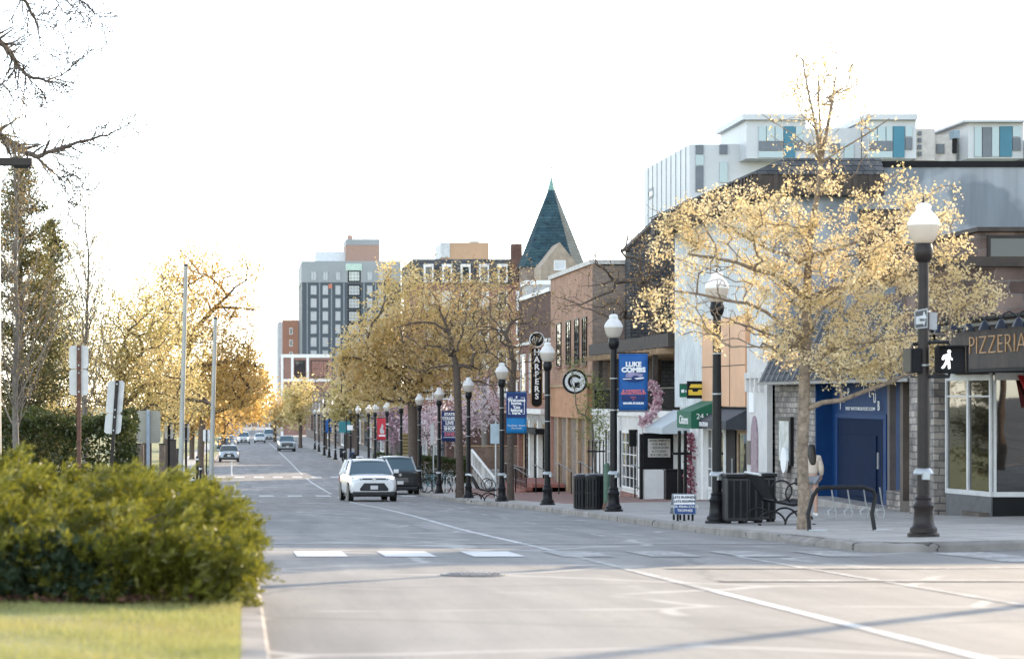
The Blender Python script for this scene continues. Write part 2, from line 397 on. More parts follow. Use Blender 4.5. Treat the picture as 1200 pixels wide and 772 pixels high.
def lampglass(name, c, t):
    m = bpy.data.materials.new(name); m.use_nodes = True; N, L = nodes(m); b = N['Principled BSDF']
    b.inputs['Base Color'].default_value = (*c,1); b.inputs['Roughness'].default_value = .25
    tr = N.new('ShaderNodeBsdfTranslucent'); tr.inputs[0].default_value = (*c,1); mx = N.new('ShaderNodeMixShader'); mx.inputs[0].default_value = t
    L.new(b.outputs[0], mx.inputs[1]); L.new(tr.outputs[0], mx.inputs[2]); L.new(mx.outputs[0], N['Material Output'].inputs['Surface']); return m
OPAL = lampglass('opal_acrylic', (.9,.89,.86), .45); PRISM = lampglass('prismatic_acrylic', (.72,.66,.58), .5)

# ------------------------------------------------------------------ the setting
rng = np.random.default_rng(7); random.seed(7)
def xl(y): return float(np.interp(y, [34, 44], [0.16, -2.6]))
ylist = [-40, -20, -5] + list(np.arange(0, 160, 2.0)) + list(np.arange(160, 420, 10.0)) + [450, 520, 600, 700, 900, 1400, 2200, 3000]
mb = MB()
mb.grid([[(x, y, ZC(y) - .45) for x in (-2500, -600, -150, -40, -8, 0, 9, 16, 60, 150, 600, 2500)] for y in ylist])
struct(mb.build('terrain', TERR, smooth=60))
def corner_x(y):            # outer edge of the right kerb
    if y >= 34.7: return 8.7
    return 9.9 - math.sqrt(max(0, 1.2**2 - (34.7 - y)**2))
mb = MB()
mb.grid([[(.16 + (60.0 - .16) * (k / 24)**1.5, y, ZR(y) + ZX(.16 + (60.0 - .16) * (k / 24)**1.5)) for k in range(25)] for y in [-30, -15] + list(np.arange(0, 33.6, 1.5)) + [33.5]])
ry = [33.5, 33.7, 33.9, 34.2, 34.5] + [y for y in ylist if 34.6 < y <= 900]
mb.grid([[(xl(y) + (corner_x(y) + .06 - xl(y)) * k / 8, y, ZR(y)) for k in range(9)] for y in ry])
struct(mb.build('road', ASPH, smooth=60))
# right pavement
mb = MB()
def wrow(y, xm): x0 = corner_x(y) + .14; return [(x0 + (xm - x0) * (k / 12)**1.4, y, ZW(x0 + (xm - x0) * (k / 12)**1.4, y)) for k in range(13)]
mb.grid([wrow(y, 60) for y in [33.64, 33.9, 34.3, 34.7] + list(np.arange(35, 56, 1.0))])
mb.grid([wrow(y, 17) for y in list(np.arange(55, 160, 2.0)) + list(np.arange(160, 620, 10.0))])
struct(mb.build('pavement', WALK, smooth=60))
# kerbs
def kerb(path, name, wdt=.16, side=1):
    mb = MB(); P = [Vector((x, y, 0)) for x, y, h in path]; rows = []
    for i, (x, y, h) in enumerate(path):
        d = (P[min(i+1, len(P)-1)] - P[max(i-1, 0)]).normalized(); nrm = Vector((d.y, -d.x, 0)) * side
        a = P[i]; b = P[i] + nrm * wdt
        z1 = ZC(y) + .006 - (1 - h) * .10 + ZX(x); z0 = ZR(y) - .1 + ZX(x)
        rows.append([(a.x, a.y, z0), (a.x + nrm.x*.008, a.y + nrm.y*.008, z1 - .02), (a.x + nrm.x*.03, a.y + nrm.y*.03, z1), (b.x, b.y, ZC(y) + .008 + ZX(x)), (b.x, b.y, z0)])
    mb.grid(rows); return struct(mb.build(name, KERBJ, smooth=35))
path = [(58 - 2*k, 33.5, 1) for k in range(24)]
path += [(9.9 - 1.2*math.sin(t), 34.7 - 1.2*math.cos(t), .75) for t in np.linspace(0, math.pi/2, 8)]
path += [(8.7, y, .25 if 36.2 < y < 39.2 else 1) for y in list(np.arange(35.2, 46, .5)) + [y for y in ylist if 46 < y < 700]]
kerb(path, 'kerb', .17, 1)
lp = [(0.16, y, 1) for y in range(-10, 34)] + [(xl(y), y, 1) for y in np.arange(34, 45, 1.0)] + [(-2.6, y, 1) for y in ylist if y > 45 and y < 600]
kerb(lp, 'kerb', .17, -1)
# left lawn, mulch bed, path
mb = MB()
def lrow(y):
    x1 = xl(y) - .16; xs = [x1, x1-.5, x1-1.2, x1-2.5, x1-4, x1-7, x1-14, x1-40, x1-120]
    return [(x, y, ZC(y) + .02*min(1, (x1-x)) ) for x in xs]
mb.grid([lrow(y) for y in list(np.arange(-10, 34, 1.0)) + [y for y in ylist if 34 <= y < 900]])
struct(mb.build('lawn', GRASSG, smooth=60))
mb = MB()
rows = []
for k in range(20):
    t = k / 19; x = -.12 - 8.5*t; front = 17.75 + .30*math.sin(t*9) + .05*k - (0.25 if k == 0 else 0)
    rows.append([(x, front + (25.5-front)*j/8, ZC(front + (25.5-front)*j/8) + .03 + .05*math.sin(min(1, j/2)*1.57) + .02*math.sin(k*3+j*5)) for j in range(9)])
mb.grid(rows); struct(mb.build('mulch_bed', MULCH, smooth=60))
mb = MB(); mb.grid([[(x, y, ZC(y) + .035) for x in (-5.6, -4.0)] for y in ylist if 40 < y < 400])
mb.grid([[(x, y, ZC(y) + .039) for x in (-4.0, -2.74)] for y in (96, 99)]); mb.grid([[(x, y, ZC(y) + .039) for x in (-4.0, -2.74)] for y in (150, 154)])
struct(mb.build('path', M('path_concrete', (.36,.35,.33), .85, var=.2), smooth=60))

# painted markings: sheets 4 mm above the road
def sheet(mb, x0, x1, y0, y1, dz=.005, step=2.0):
    n = max(1, int((y1-y0)/step)); m_ = max(1, int(x1-x0)) if x1 > 8.7 else 1; mb.grid([[(x0+(x1-x0)*j/m_, y0+(y1-y0)*i/n, ZR(y0+(y1-y0)*i/n)+dz+ZX(x0+(x1-x0)*j/m_)) for j in range(m_+1)] for i in range(n+1)])
mb = MB()
sheet(mb, 4.37, 4.49, 12, 23); sheet(mb, 4.37, 4.49, 38, 112); sheet(mb, 4.36, 4.50, 121, 166, step=5); sheet(mb, 4.36, 4.50, 178, 400, step=10)
sheet(mb, .3, 8.6, 38.2, 38.42, .009)
for k in range(11): sheet(mb, -.02, .10, 41 + 2.1*k, 41.9 + 2.1*k, step=1)
for k in range(8): sheet(mb, -1.9 + 1.35*k, -1.2 + 1.35*k, 113.5, 116.8, step=1); sheet(mb, -1.9 + 1.35*k, -1.2 + 1.35*k, 168, 172, step=1)
sheet(mb, -2.4, 4.3, 118.6, 119.0)
for y in (62, 69, 76, 83, 90): sheet(mb, 7.6, 8.5, y, y+.14, step=.1)
for y in (131, 139, 147): sheet(mb, -2.4, -.4, y, y+.14, step=.1)
sheet(mb, -.5, -.38, 124, 150)
struct(mb.build('road_marking', PAINT)); mb = MB()
for k in range(3): sheet(mb, .72 + 1.17*k, 1.40 + 1.17*k, 31.9, 34.1, .009, 1)
struct(mb.build('road_marking', paint_mat('fresh_paint', .41, (.56,.55,.53))))
mb = MB()
[sheet(mb, .72 + 1.17*k, 1.40 + 1.17*k, 31.9, 34.1, .009, 1) for k in range(3, 7)]; sheet(mb, 6.5, 6.62, 11, 32.0); sheet(mb, 4.37, 4.49, 23, 38); sheet(mb, 4.9, 12.5, 24.6, 24.95, .009, .2); sheet(mb, 4.9, 12.5, 27.9, 28.15, .009, .2)
for k in range(16): sheet(mb, 6.42, 6.54, 43 + 5.2*k, 45 + 5.2*k)
for k in range(5): sheet(mb, 9.4 + 1.3*k, 10.1 + 1.3*k, 29.6, 33.0, .009)
struct(mb.build('road_marking', FADED))

# ------------------------------------------------------------------ trees
def rot_to(d):
    d = d / (np.linalg.norm(d) + 1e-9); a = np.array([0,0,1.]) if abs(d[2]) < .9 else np.array([1.,0,0])
    u = np.cross(a, d); u /= np.linalg.norm(u); return u, np.cross(d, u), d
def leaf_quads(C, size, rng, up=.3, aspect=.62, spread=0):
    n = len(C); nrm = rng.normal(size=(n,3)); nrm[:,2] += up*2*np.sign(rng.random(n)-.2); nrm /= np.linalg.norm(nrm, axis=1)[:,None]
    t = rng.normal(size=(n,3)); u = np.cross(nrm, t); u /= np.linalg.norm(u, axis=1)[:,None]; v = np.cross(nrm, u)
    s = (size * (.6 + .8*rng.random(n)))[:,None]
    A = C - u*s*.5; B = C + v*s*aspect*.5 + nrm*s*.12; D = C + u*s*.55; E = C - v*s*aspect*.5 + nrm*s*.12
    return np.stack([A,B,D,E], axis=1).reshape(-1,3)
def grow(rng, trunk, lobes, r0, seg=.28, tip=.006, expo=2.4, up=.35, wob=.1, over=1.25, limbs=()):
    """trunk: list of points; lobes: (cx,cy,cz,rx,ry,rz,n). Returns positions, parents, radii, chains, tips."""
    pos = [np.array(p, float) for p in trunk]; par = [-1] + list(range(len(trunk)-1)); chains = [list(range(len(trunk)))]; tips = []
    nt_ = len(trunk)
    for lm in limbs:
        j = int(np.argmin([np.linalg.norm(pos[i] - np.array(lm[0])) for i in range(nt_)])); prev = j; ch = [j]
        for q in range(1, len(lm)):
            for h in (.5, 1.0):
                a = np.array(lm[q-1])*(1-h) + np.array(lm[q])*h; pos.append(a + rng.normal(size=3)*.02); par.append(prev); prev = len(pos)-1; ch.append(prev)
        chains.append(ch); tips.append(prev)
    T = []
    for cx, cy, cz, rx, ry, rz, n in lobes:
        d = rng.normal(size=(n,3)); d /= np.linalg.norm(d, axis=1)[:,None]; rr = rng.random(n)**.42
        T.append(np.array([cx,cy,cz]) + d*rr[:,None]*np.array([rx,ry,rz]))
    T = np.concatenate(T); tr = np.array(trunk); 
    key = np.min(np.linalg.norm(T[:,None,:] - tr[None,:,:], axis=2), axis=1) * (.8 + .4*rng.random(len(T))); T = T[np.argsort(key)[::-1]] if False else T[np.argsort(key)]
    # farthest few first make the scaffold limbs
    k = max(6, len(T)//45); far = rng.choice(len(T)//2, k, replace=False) + len(T)//2
    order = list(far) + [i for i in range(len(T)) if i not in set(far)]
    buf = np.zeros((len(T)*9 + len(pos) + 10, 3)); n = len(pos); buf[:n] = pos; start_ok = max(1, int(len(trunk)*.35))
    pdir = {}
    for ti in order:
        t = T[ti]; P = buf[:n]; d = t - P; dist = np.linalg.norm(d, axis=1)
        cost = dist * (1 + over*np.clip((-(d[:,2]) / (dist+1e-6)) + .15, 0, None)); cost[:start_ok] = 1e9
        j = int(np.argmin(cost)); L = dist[j]
        if L < seg*.4: continue
        m = int(min(7, max(2, round(L/seg)))); p0 = P[j].copy()
        pj = par[j]; d0 = (P[j] - P[pj]) if pj >= 0 else np.array([0,0,1.]); d0 = d0/(np.linalg.norm(d0)+1e-9)
        c = p0 + (d0*.25 + np.array([0,0,up*.5]))*L*.5 + (t-p0)*.3
        ch = [j]; prev = j
        for s in range(1, m+1):
            q = s/m; x = (1-q)**2*p0 + 2*q*(1-q)*c + q*q*t
            if s < m: x = x + rng.normal(size=3)*wob*L/m
            buf[n] = x; par.append(prev); ch.append(n); prev = n; n += 1
        chains.append(ch); tips.append(prev)
    P = buf[:n]; acc = np.zeros(n); 
    haschild = np.zeros(n, bool)
    for i in range(n-1, 0, -1):
        if not haschild[i]: acc[i] = max(acc[i], tip**expo)
        acc[par[i]] += acc[i]; haschild[par[i]] = True
    rad = acc**(1/expo); rad[0] = max(rad[0], rad[1]); k = math.log(r0/tip) / max(.5, math.log(rad[0]/tip))
    rad = np.maximum(tip, tip * (rad/tip)**k)
    return P, par, rad, chains, tips
def tree(name, label, base, trunk, lobes, r0, bark, leaf=None, nleaf=8, lsize=.1, lspread=.18, tipn=2, seg=.28, tip=.006, seed=1, group=None, up=.35, wob=.1, over=1.25, cat='tree', minr=None, expo=2.4, thinz=None, limbs=(), gaps=()):
    """trunk and lobes are in local coordinates (metres above the base)"""
    rg = np.random.default_rng(seed); root = thing(name, label, cat, base, 0, group)
    P, par, rad, chains, tips = grow(rg, trunk, lobes, r0, seg, tip, expo, up, wob, over, limbs)
    mb = MB()
    for ch in chains:
        rs = [float(rad[i]) for i in ch]
        if len(ch) > 1 and ch[0] != 0: rs[0] = min(rs[0], rs[1]*1.5)
        if ch[0] == 0: rs[0] *= 1.35
        n = 10 if max(rs) > .06 else (6 if max(rs) > .02 else 3)
        mb.tube([P[i] for i in ch], rs, n, cap=False)
    mb.build('trunk', bark, root, smooth=70)
    if leaf and nleaf:
        idx = []
        for t in tips:
            j = t
            for k in range(tipn):
                idx.append(j); j = par[j]
                if j < 0: break
        C = np.repeat(P[idx], nleaf, axis=0); C = C + rg.normal(size=C.shape)*lspread
        if thinz: C = C[rg.random(len(C)) > np.clip((C[:,2]-thinz)/1.2, 0, .6)]
        for gx, gz, gr in gaps: C = C[np.hypot(C[:,0]-gx, C[:,2]-gz) > gr*(.85+.3*rg.random(len(C)))]
        np_mesh('crown', leaf_quads(C, lsize, rg), 4, leaf, root)
    return root
def trunkpts(h, n=8, lean=(0,0), wob=.04, seed=0):
    r = random.Random(seed); return [(lean[0]*i/(n-1) + (r.uniform(-wob,wob) if i else 0), lean[1]*i/(n-1) + (r.uniform(-wob,wob) if i else 0), h*i/(n-1)) for i in range(n)]

# blossoming pavement tree, right foreground
D0 = 42.0; bx = XP(942, D0); bz = ZW(bx, D0)
def loc(x, y): return (XP(x, D0) - bx, ZP(y, D0) - bz)
tp = [(0,0,-.1)] + [((loc(x, y)[0]), 0.03*k, loc(x, y)[1]) for k, (x, y) in enumerate([(942,580),(940,530),(943,480),(944,440),(946,400),(948,350),(950,300),(955,260),(962,225),(966,190),(966,150),(964,105),(966,65)])]
lob = []
for x, y, rx, ry_, n in ((890,320,110,70,210),(1020,330,95,75,210),(800,365,60,34,60),(800,290,45,45,50),(1130,345,56,36,70),(985,420,95,40,170),(890,395,60,30,60),(1060,270,80,75,130),(880,250,95,40,150),(965,150,72,80,120),(930,105,45,50,40),(1000,100,45,50,40),(965,85,48,48,60),(1060,415,60,32,70),(960,300,120,110,120)):
    lx, lz = loc(x, y); p = FPX/D0; lob.append((lx, 0, lz, rx/p, max(.75, min(rx, 105)/p), ry_/p, n))
LM = []
for i, pl in enumerate(([(942,478),(985,468),(1020,455),(1050,440),(1090,430)],[(946,400),(925,385),(900,365),(880,355),(850,350),(790,340)],[(945,410),(915,397),(890,388),(860,380)],[(950,320),(925,300),(890,285),(850,262),(810,250)],[(952,300),(1000,285),(1040,262),(1080,235)],[(948,345),(1000,335),(1060,322),(1130,335),(1165,340)],[(965,190),(940,162),(915,147),(895,135)],[(966,190),(1000,168),(1040,140)],[(966,180),(975,120),(982,75)],[(966,185),(948,120),(940,70)],[(948,350),(905,325),(860,310),(800,300)],[(945,420),(990,405),(1050,395),(1100,390)])):
    dy = (-.6,.3,-.4,.5,-.5,.2,.2,-.2,.1,-.1,-.7,-.9)[i]; LM.append([(loc(x, y)[0], dy*k/4, loc(x, y)[1]) for k, (x, y) in enumerate(pl)])
tree('blossom_tree', 'tree covered in pale yellow blossom beside the bike rack on the pavement', (bx, D0, bz), tp, lob, .102, PLANE, L_BLOS, 15, .052, .060, 2, .2, .0062, 11, up=.3, over=.9, limbs=LM, gaps=[(*loc(842,343), .52), (*loc(870,400), .35), (*loc(1000,200), .3), (*loc(905,455), .5)], thinz=ZP(235, D0)-bz)
def lobes_px(D, bx, bz, L, depth=1.0):
    out = []; p = FPX/D
    for x, y, rx, ry_, n in L: out.append((XP(x, D)-bx, 0, ZP(y, D)-bz, rx/p, depth*max(rx, ry_*.7)/p, ry_/p, n))
    return out
def pxtree(name, label, D, x, trunkpx, L, r0, bark, leaf, gz=None, depth=1.0, **kw):
    bx = XP(x, D); bz = gz(bx, D) if gz else ZC(D)
    tp = [(XP(a, D)-bx, .02*i, ZP(b, D)-bz) for i, (a, b) in enumerate(trunkpx)]
    tp = [(tp[0][0]*.2, 0, -.15)] + tp
    return tree(name, label, (bx, D, bz), tp, lobes_px(D, bx, bz, L, depth), r0, bark, leaf, **kw)
GR = 'street trees along the right pavement'; GL = 'trees on the left lawn'
# right pavement, farther away
pxtree('street_tree', 'bare dark street tree beside lamp, twigs tipped with buds', 102, 539, [(539,560),(538,520),(537,480),(536,455),(535,430)],
       [(505,390,45,55,120),(560,385,50,60,130),(535,350,70,55,150),(470,400,30,40,50),(585,430,35,45,60)], .16, BARK, L_TIP, gz=ZW, nleaf=3, lsize=.11, lspread=.12, tipn=2, seg=.4, tip=.008, seed=21, group=GR, up=.7)
pxtree('street_tree', 'slender bare tree rising behind the lamp with the welcome banner', 90, 598, [(598,570),(598,530),(599,490),(600,455),(603,425)],
       [(585,400,40,55,90),(625,385,38,60,90),(600,340,50,45,80),(560,370,30,45,50)], .13, BARK, L_TIP, gz=ZW, nleaf=2, lsize=.10, lspread=.12, seg=.35, tip=.007, seed=22, group=GR, up=.8)
pxtree('street_tree', 'big round street tree in dense yellow green leaf with a thick dark trunk', 131, 484, [(484,565),(484,530),(484,495),(483,470),(480,450)],
       [(440,400,45,42,190),(480,370,60,60,260),(425,440,36,34,120),(510,410,60,62,260),(455,445,60,32,190),(400,430,14,26,30),(545,420,40,50,110),(455,318,14,20,14)], .27, BARK, L_YELL, gz=ZW, nleaf=10, lsize=.17, lspread=.25, seg=.45, tip=.010, seed=23, group=GR, up=.4)
pxtree('street_tree', 'pale gold street tree past the red banner', 205, 418, [(418,540),(418,510),(417,490)],
       [(415,465,28,30,80),(440,470,24,26,60),(395,470,18,26,50)], .2, BARK, L_GOLD, gz=ZW, nleaf=10, lsize=.28, lspread=.35, seg=.6, tip=.014, seed=24, group=GR)
pxtree('street_tree', 'far yellow street tree in front of the low brick block', 330, 352, [(352,520),(352,500),(352,485)],
       [(350,465,22,22,80),(345,485,16,14,40)], .25, BARK, L_GOLD, nleaf=10, lsize=.4, lspread=.5, seg=.9, tip=.02, seed=25, group=GR)
pxtree('street_tree', 'far bare brown street tree right of the yellow one', 300, 381, [(381,520),(381,500),(381,480)],
       [(380,458,20,26,90),(395,470,14,20,30)], .25, BARK, L_TIP, nleaf=3, lsize=.25, lspread=.3, seg=.9, tip=.018, seed=26, group=GR, up=.8)
pxtree('street_tree', 'dim green tree closing the far end of the street', 420, 322, [(322,520),(322,505),(322,495)],
       [(322,478,14,22,60),(335,485,14,18,50)], .3, BARK, L_YELL, nleaf=10, lsize=.5, lspread=.6, seg=1.2, tip=.02, seed=27, group=GR)
pxtree('street_tree', 'airy pale tree in front of the red brick mansard block', 165, 568, [(568,560),(568,530),(567,500),(566,470)],
       [(560,400,44,50,150),(575,350,40,50,130),(540,345,40,45,110),(590,420,30,40,70)], .2, BARKG, L_YELL, gz=ZW, nleaf=6, lsize=.16, lspread=.25, seg=.5, tip=.014, seed=28, group=GR, up=.7)
# courtyard tree behind the pergola, pale shrubby sapling, magnolias
pxtree('courtyard_tree', 'large bare tree spreading above the pergola', 99, 766, [(766,560),(767,480),(768,420),(770,380),(768,340)],
       [(730,330,60,50,130),(700,360,50,30,60),(745,280,60,45,110),(790,300,40,60,60),(665,350,22,18,16)], .27, BARK, L_TIP, nleaf=2, lsize=.09, lspread=.12, seg=.4, tip=.007, seed=31, up=.5, gz=ZW)
pxtree('sapling', 'thin pale green weeping sapling in front of the round sign', 92, 697, [(697,575),(697,545),(696,520),(694,495)],
       [(692,470,22,34,90),(700,500,26,30,90),(675,430,10,16,20)], .05, BARKG, L_GREEN, gz=ZW, nleaf=5, lsize=.075, lspread=.14, seg=.3, tip=.004, seed=32, up=.6)
pxtree('magnolia', 'white pink magnolia in flower behind the hedge', 148, 535, [(535,560),(535,535),(535,515)],
       [(550,480,32,34,110),(520,500,26,24,60),(570,470,24,26,60)], .15, BARKG, L_MAG, gz=ZW, nleaf=5, lsize=.20, lspread=.28, seg=.5, tip=.008, seed=33)
pxtree('magnolia', 'lower white magnolia left of the town banner', 150, 503, [(503,565),(503,540),(503,525)],
       [(503,495,24,24,80),(480,500,16,20,50)], .13, BARKG, L_MAG, gz=ZW, nleaf=5, lsize=.20, lspread=.28, seg=.5, tip=.008, seed=34)
pxtree('redbud_tree', 'purplish budding tree behind the far lamps', 170, 463, [(463,560),(463,530),(463,515)],
       [(460,500,20,26,80)], .13, BARKG, leafmat('redbud_flower', (.28,.14,.2), (.45,.3,.34), None, .35), gz=ZW, nleaf=6, lsize=.2, lspread=.3, seg=.5, tip=.008, seed=35)
# left lawn
pxtree('maple_tree', 'orange gold maple leaning over the kerb behind the two tall poles', 108, 196, [(196,545),(197,520),(200,495),(205,470),(212,440),(222,400)],
       [(262,410,50,48,220),(240,360,48,60,190),(280,440,40,40,170),(215,330,40,42,110),(290,345,30,56,70),(245,460,60,28,160),(245,305,40,30,40),(190,400,36,60,110)], .24, BARK, L_ORNG, nleaf=11, lsize=.115, lspread=.24, seg=.45, tip=.011, seed=41, group=GL, up=.35)
pxtree('maple_tree', 'pale gold tree with fine twigs behind the two blank sign backs', 84, 140, [(140,550),(141,520),(142,480),(143,440)],
       [(140,420,60,60,240),(115,440,45,60,170),(175,430,50,60,200),(150,370,45,50,120),(190,380,30,45,70),(90,400,30,60,80),(210,460,40,40,120),(60,460,40,50,90)], .18, BARK, L_GOLD, nleaf=12, lsize=.085, lspread=.22, seg=.36, tip=.009, seed=42, group=GL, up=.6)
pxtree('maple_tree', 'second orange tree farther along the left kerb', 170, 235, [(235,540),(236,515),(238,490)],
       [(260,455,40,36,140),(230,450,36,40,120),(300,440,20,40,60)], .25, BARK, L_ORNG, nleaf=9, lsize=.24, lspread=.3, seg=.6, tip=.012, seed=43, group=GL)
pxtree('maple_tree', 'hazy orange tree at the far left of the street', 290, 262, [(262,525),(262,505),(262,490)],
       [(275,465,34,34,140),(305,470,12,26,30)], .3, BARK, L_ORNG, nleaf=9, lsize=.4, lspread=.5, seg=.9, tip=.02, seed=44, group=GL)
def whip_tree(label, D, x, ytop, r0, z0f, n, Lw, spread, leaf, seed):
    rg = random.Random(seed); ng = np.random.default_rng(seed); bx = XP(x, D); bz = ZC(D); H = ZP(ytop, D)-bz; root = thing('slender_tree', label, 'tree', (bx, D, bz), 0, GL); mb = MB(); B = []
    mb.tube([(rg.gauss(0,.03) if k else 0, rg.gauss(0,.03) if k else 0, H*k/12-.1) for k in range(13)], [r0*(1-.85*k/12) for k in range(13)], 8, cap=False)
    def whip(p, d, L, r, dep):
        m = max(3, int(L/.28)); pts = [p]; rs = [r]
        for i in range(m):
            d = (d + Vector((rg.gauss(0,.09), rg.gauss(0,.09), .07))).normalized(); p = p + d*(L/m); pts.append(p); rs.append(max(.008, r*(1-.7*(i+1)/m))); 
            if i > 0 or dep == 0: B.append(tuple(p))
            if dep and rg.random() < .6: s_ = Vector((rg.gauss(0,1), rg.gauss(0,1), .3)).normalized(); whip(p, (d + s_*.55).normalized(), L*rg.uniform(.3,.5), max(.009, r*.5), dep-1)
        mb.tube(pts, rs, 4, cap=False)
    for i in range(n):
        u = z0f + (1-z0f)*((i+.5)/n); a = i*2.4+rg.gauss(0,.3); d = Vector((math.cos(a)*spread, math.sin(a)*spread, 1)).normalized(); whip(Vector((0,0,H*u*.97)), d, Lw*(1.15-.75*u)*rg.uniform(.7,1.2), max(.012, r0*.35*(1-u*.7)), 2)
    mb.build('trunk', BARKG, root, smooth=60); C = np.repeat(np.array(B), 3, axis=0); C = C + ng.normal(size=C.shape)*.06
    np_mesh('crown', leaf_quads(C, .05, ng), 4, leaf, root)
whip_tree('slender bare tree with upright whips at the left frame edge', 52, 18, 168, .085, .22, 46, 2.6, .55, L_TIP, 45)
whip_tree('tall thin budding tree rising left of the first sign back', 72, 101, 232, .09, .25, 44, 2.8, .5, L_GOLD, 46)
pxtree('maple_tree', 'golden tree filling between the second sign back and the tall pole', 98, 172, [(172,550),(172,520),(173,490),(175,460)],
       [(170,430,50,60,210),(200,470,40,40,130),(150,470,40,40,120),(180,350,40,55,120),(215,390,30,60,90)], .2, BARK, L_GOLD, nleaf=11, lsize=.095, lspread=.22, seg=.42, tip=.010, seed=47, group=GL, up=.6)
pxtree('maple_tree', 'low orange tree at the back of the lawn beside the far cars', 230, 225, [(225,535),(225,515),(226,495)],
       [(225,475,40,34,140),(260,480,40,30,140),(190,480,30,30,100),(300,465,22,36,60)], .25, BARK, L_ORNG, nleaf=10, lsize=.3, lspread=.4, seg=.8, tip=.014, seed=48, group=GL)
# conifer
def conifer(label, D, x, ytop, ybase, halfw, seed):
    rg = np.random.default_rng(seed); bx = XP(x, D); bz = ZC(D); H = ZP(ytop, D) - bz; p = FPX/D; Rm = halfw/p
    root = thing('conifer_tree', label, 'tree', (bx, D, bz)); mb = MB(); mb.tube([(0,0,-.1),(0,0,H*.5),(0,0,H)], [.2,.11,.015], 8, cap=False); C = []
    for i in range(260):
        z = H*(.06 + .93*(i/260)); a = rg.random()*6.283; L = Rm*(1-z/H)**.6*(.6 + .55*rg.random()) + .15
        e = np.array([math.cos(a)*L, math.sin(a)*L, z + L*(.15 + .25*rg.random())]); s = np.array([0,0,z])
        mb.tube([s, (s+e)/2 + np.array([0,0,-.05*L]), e], [.025, .014, .005], 4, cap=False)
        n = int(70*L) + 26; t = rg.random(n)**.6; q = s + (e-s)*t[:,None] + rg.normal(size=(n,3))*np.array([.14,.14,.10])*(.4+t[:,None]) + np.array([0,0,-.06]); C.append(q)
    mb.build('trunk', BARK, root, smooth=70); C = np.concatenate(C)
    np_mesh('crown', leaf_quads(C, .13, rg, .1, .35), 4, L_CONF, root); return root
conifer('tall dark conifer with drooping boughs at the left edge', 80, 24, 185, 540, 74, 51)
conifer('second darker conifer half hidden between the left trees', 92, 60, 255, 540, 58, 52)
# overhanging bare branches: a big tree whose trunk stands left of the frame
def bare_tree():
    rg = random.Random(61); Db = 55.0; bx0 = XP(-230, Db); root = thing('bare_tree', 'big bare tree reaching thin twigs into the top left corner', 'tree', (bx0, Db, ZC(Db))); mb = MB(); base = Vector((bx0, Db, ZC(Db)))
    def q(x, y, dy=0): return Vector((XP(x, Db), Db + dy, ZP(y, Db))) - base
    def twig(p, d, L, r, dep):
        n = max(2, int(L/.18)); pts = [p]; rs = [r]
        for i in range(n):
            d = (d + Vector((rg.gauss(0,.13), rg.gauss(0,.13), rg.gauss(0,.13) + .02))).normalized(); p = p + d*(L/n); pts.append(p); rs.append(max(.010, r*(1-.75*(i+1)/n)))
            if dep > 0 and rg.random() < .72:
                s_ = Vector((rg.gauss(0,1), rg.gauss(0,.8), rg.gauss(0,1))); s_ = (s_ - d*s_.dot(d)).normalized(); twig(p, (d*.75 + s_*.65).normalized(), L*rg.uniform(.38,.62), max(.010, rs[-1]*.62), dep-1)
        mb.tube(pts, rs, 6 if r > .02 else 4, cap=False)
    def limb(px_, r0, r1, dens, L, dep=2, side=1.0):
        r0 *= 1.5; r1 *= 1.5; L *= 1.8
        P = [q(x, y, .45*math.sin(i*1.7)) for i, (x, y) in enumerate(px_)]; pts = []
        for i in range(len(P)-1):
            for k in range(4): pts.append(P[i].lerp(P[i+1], k/4) + Vector((rg.gauss(0,.012), rg.gauss(0,.02), rg.gauss(0,.012))))
        pts.append(P[-1]); n = len(pts); rs = [r0 + (r1-r0)*i/(n-1) for i in range(n)]; mb.tube(pts, rs, 8, cap=False)
        for i in range(2, n):
            for _ in range(dens):
                if rg.random() < .95:
                    d = (pts[i]-pts[i-1]).normalized(); s_ = Vector((rg.gauss(0,1), rg.gauss(0,.6), rg.gauss(.15,1))); s_ = (s_ - d*s_.dot(d)).normalized(); twig(pts[i], (d*.8 + s_*.7).normalized(), L*rg.uniform(.6,1.2), max(.012, rs[i]*.5), dep)
    mb.tube([q(-230,640), q(-228,500), q(-222,380), q(-215,260), q(-200,120), q(-190,-30)], [.42,.34,.3,.27,.22,.16], 12, cap=False)
    limb([(-222,330),(-150,250),(-80,185),(-30,150),(0,158),(20,172),(45,186),(62,178),(100,162),(125,158),(150,150)], .09, .006, 2, .38)
    limb([(45,186),(60,200),(75,215),(82,235),(80,255)], .016, .004, 2, .25)
    limb([(62,182),(75,195),(88,218),(98,232)], .012, .004, 2, .25)
    limb([(62,178),(85,170),(110,168),(135,170)], .010, .004, 1, .22)
    limb([(-210,200),(-120,90),(-50,40),(0,50),(12,60),(18,75),(35,92),(55,97),(70,86),(85,80)], .07, .005, 2, .36)
    limb([(35,92),(48,105),(55,120),(58,135)], .010, .004, 1, .2)
    limb([(-205,150),(-110,-10),(-40,-50),(10,-40),(25,-5),(40,20),(46,40),(50,60)], .06, .005, 2, .36)
    limb([(-30,-50),(30,-60),(60,-20),(85,-5),(105,8),(118,20)], .03, .005, 2, .34)
    limb([(0,-45),(50,-50),(65,0),(75,18),(95,25)], .02, .004, 2, .3)
    limb([(-120,225),(-60,165),(-20,120),(5,100),(15,115),(5,140)], .03, .005, 1, .34)
    mb.build('trunk', BARK, root, smooth=60)
bare_tree()

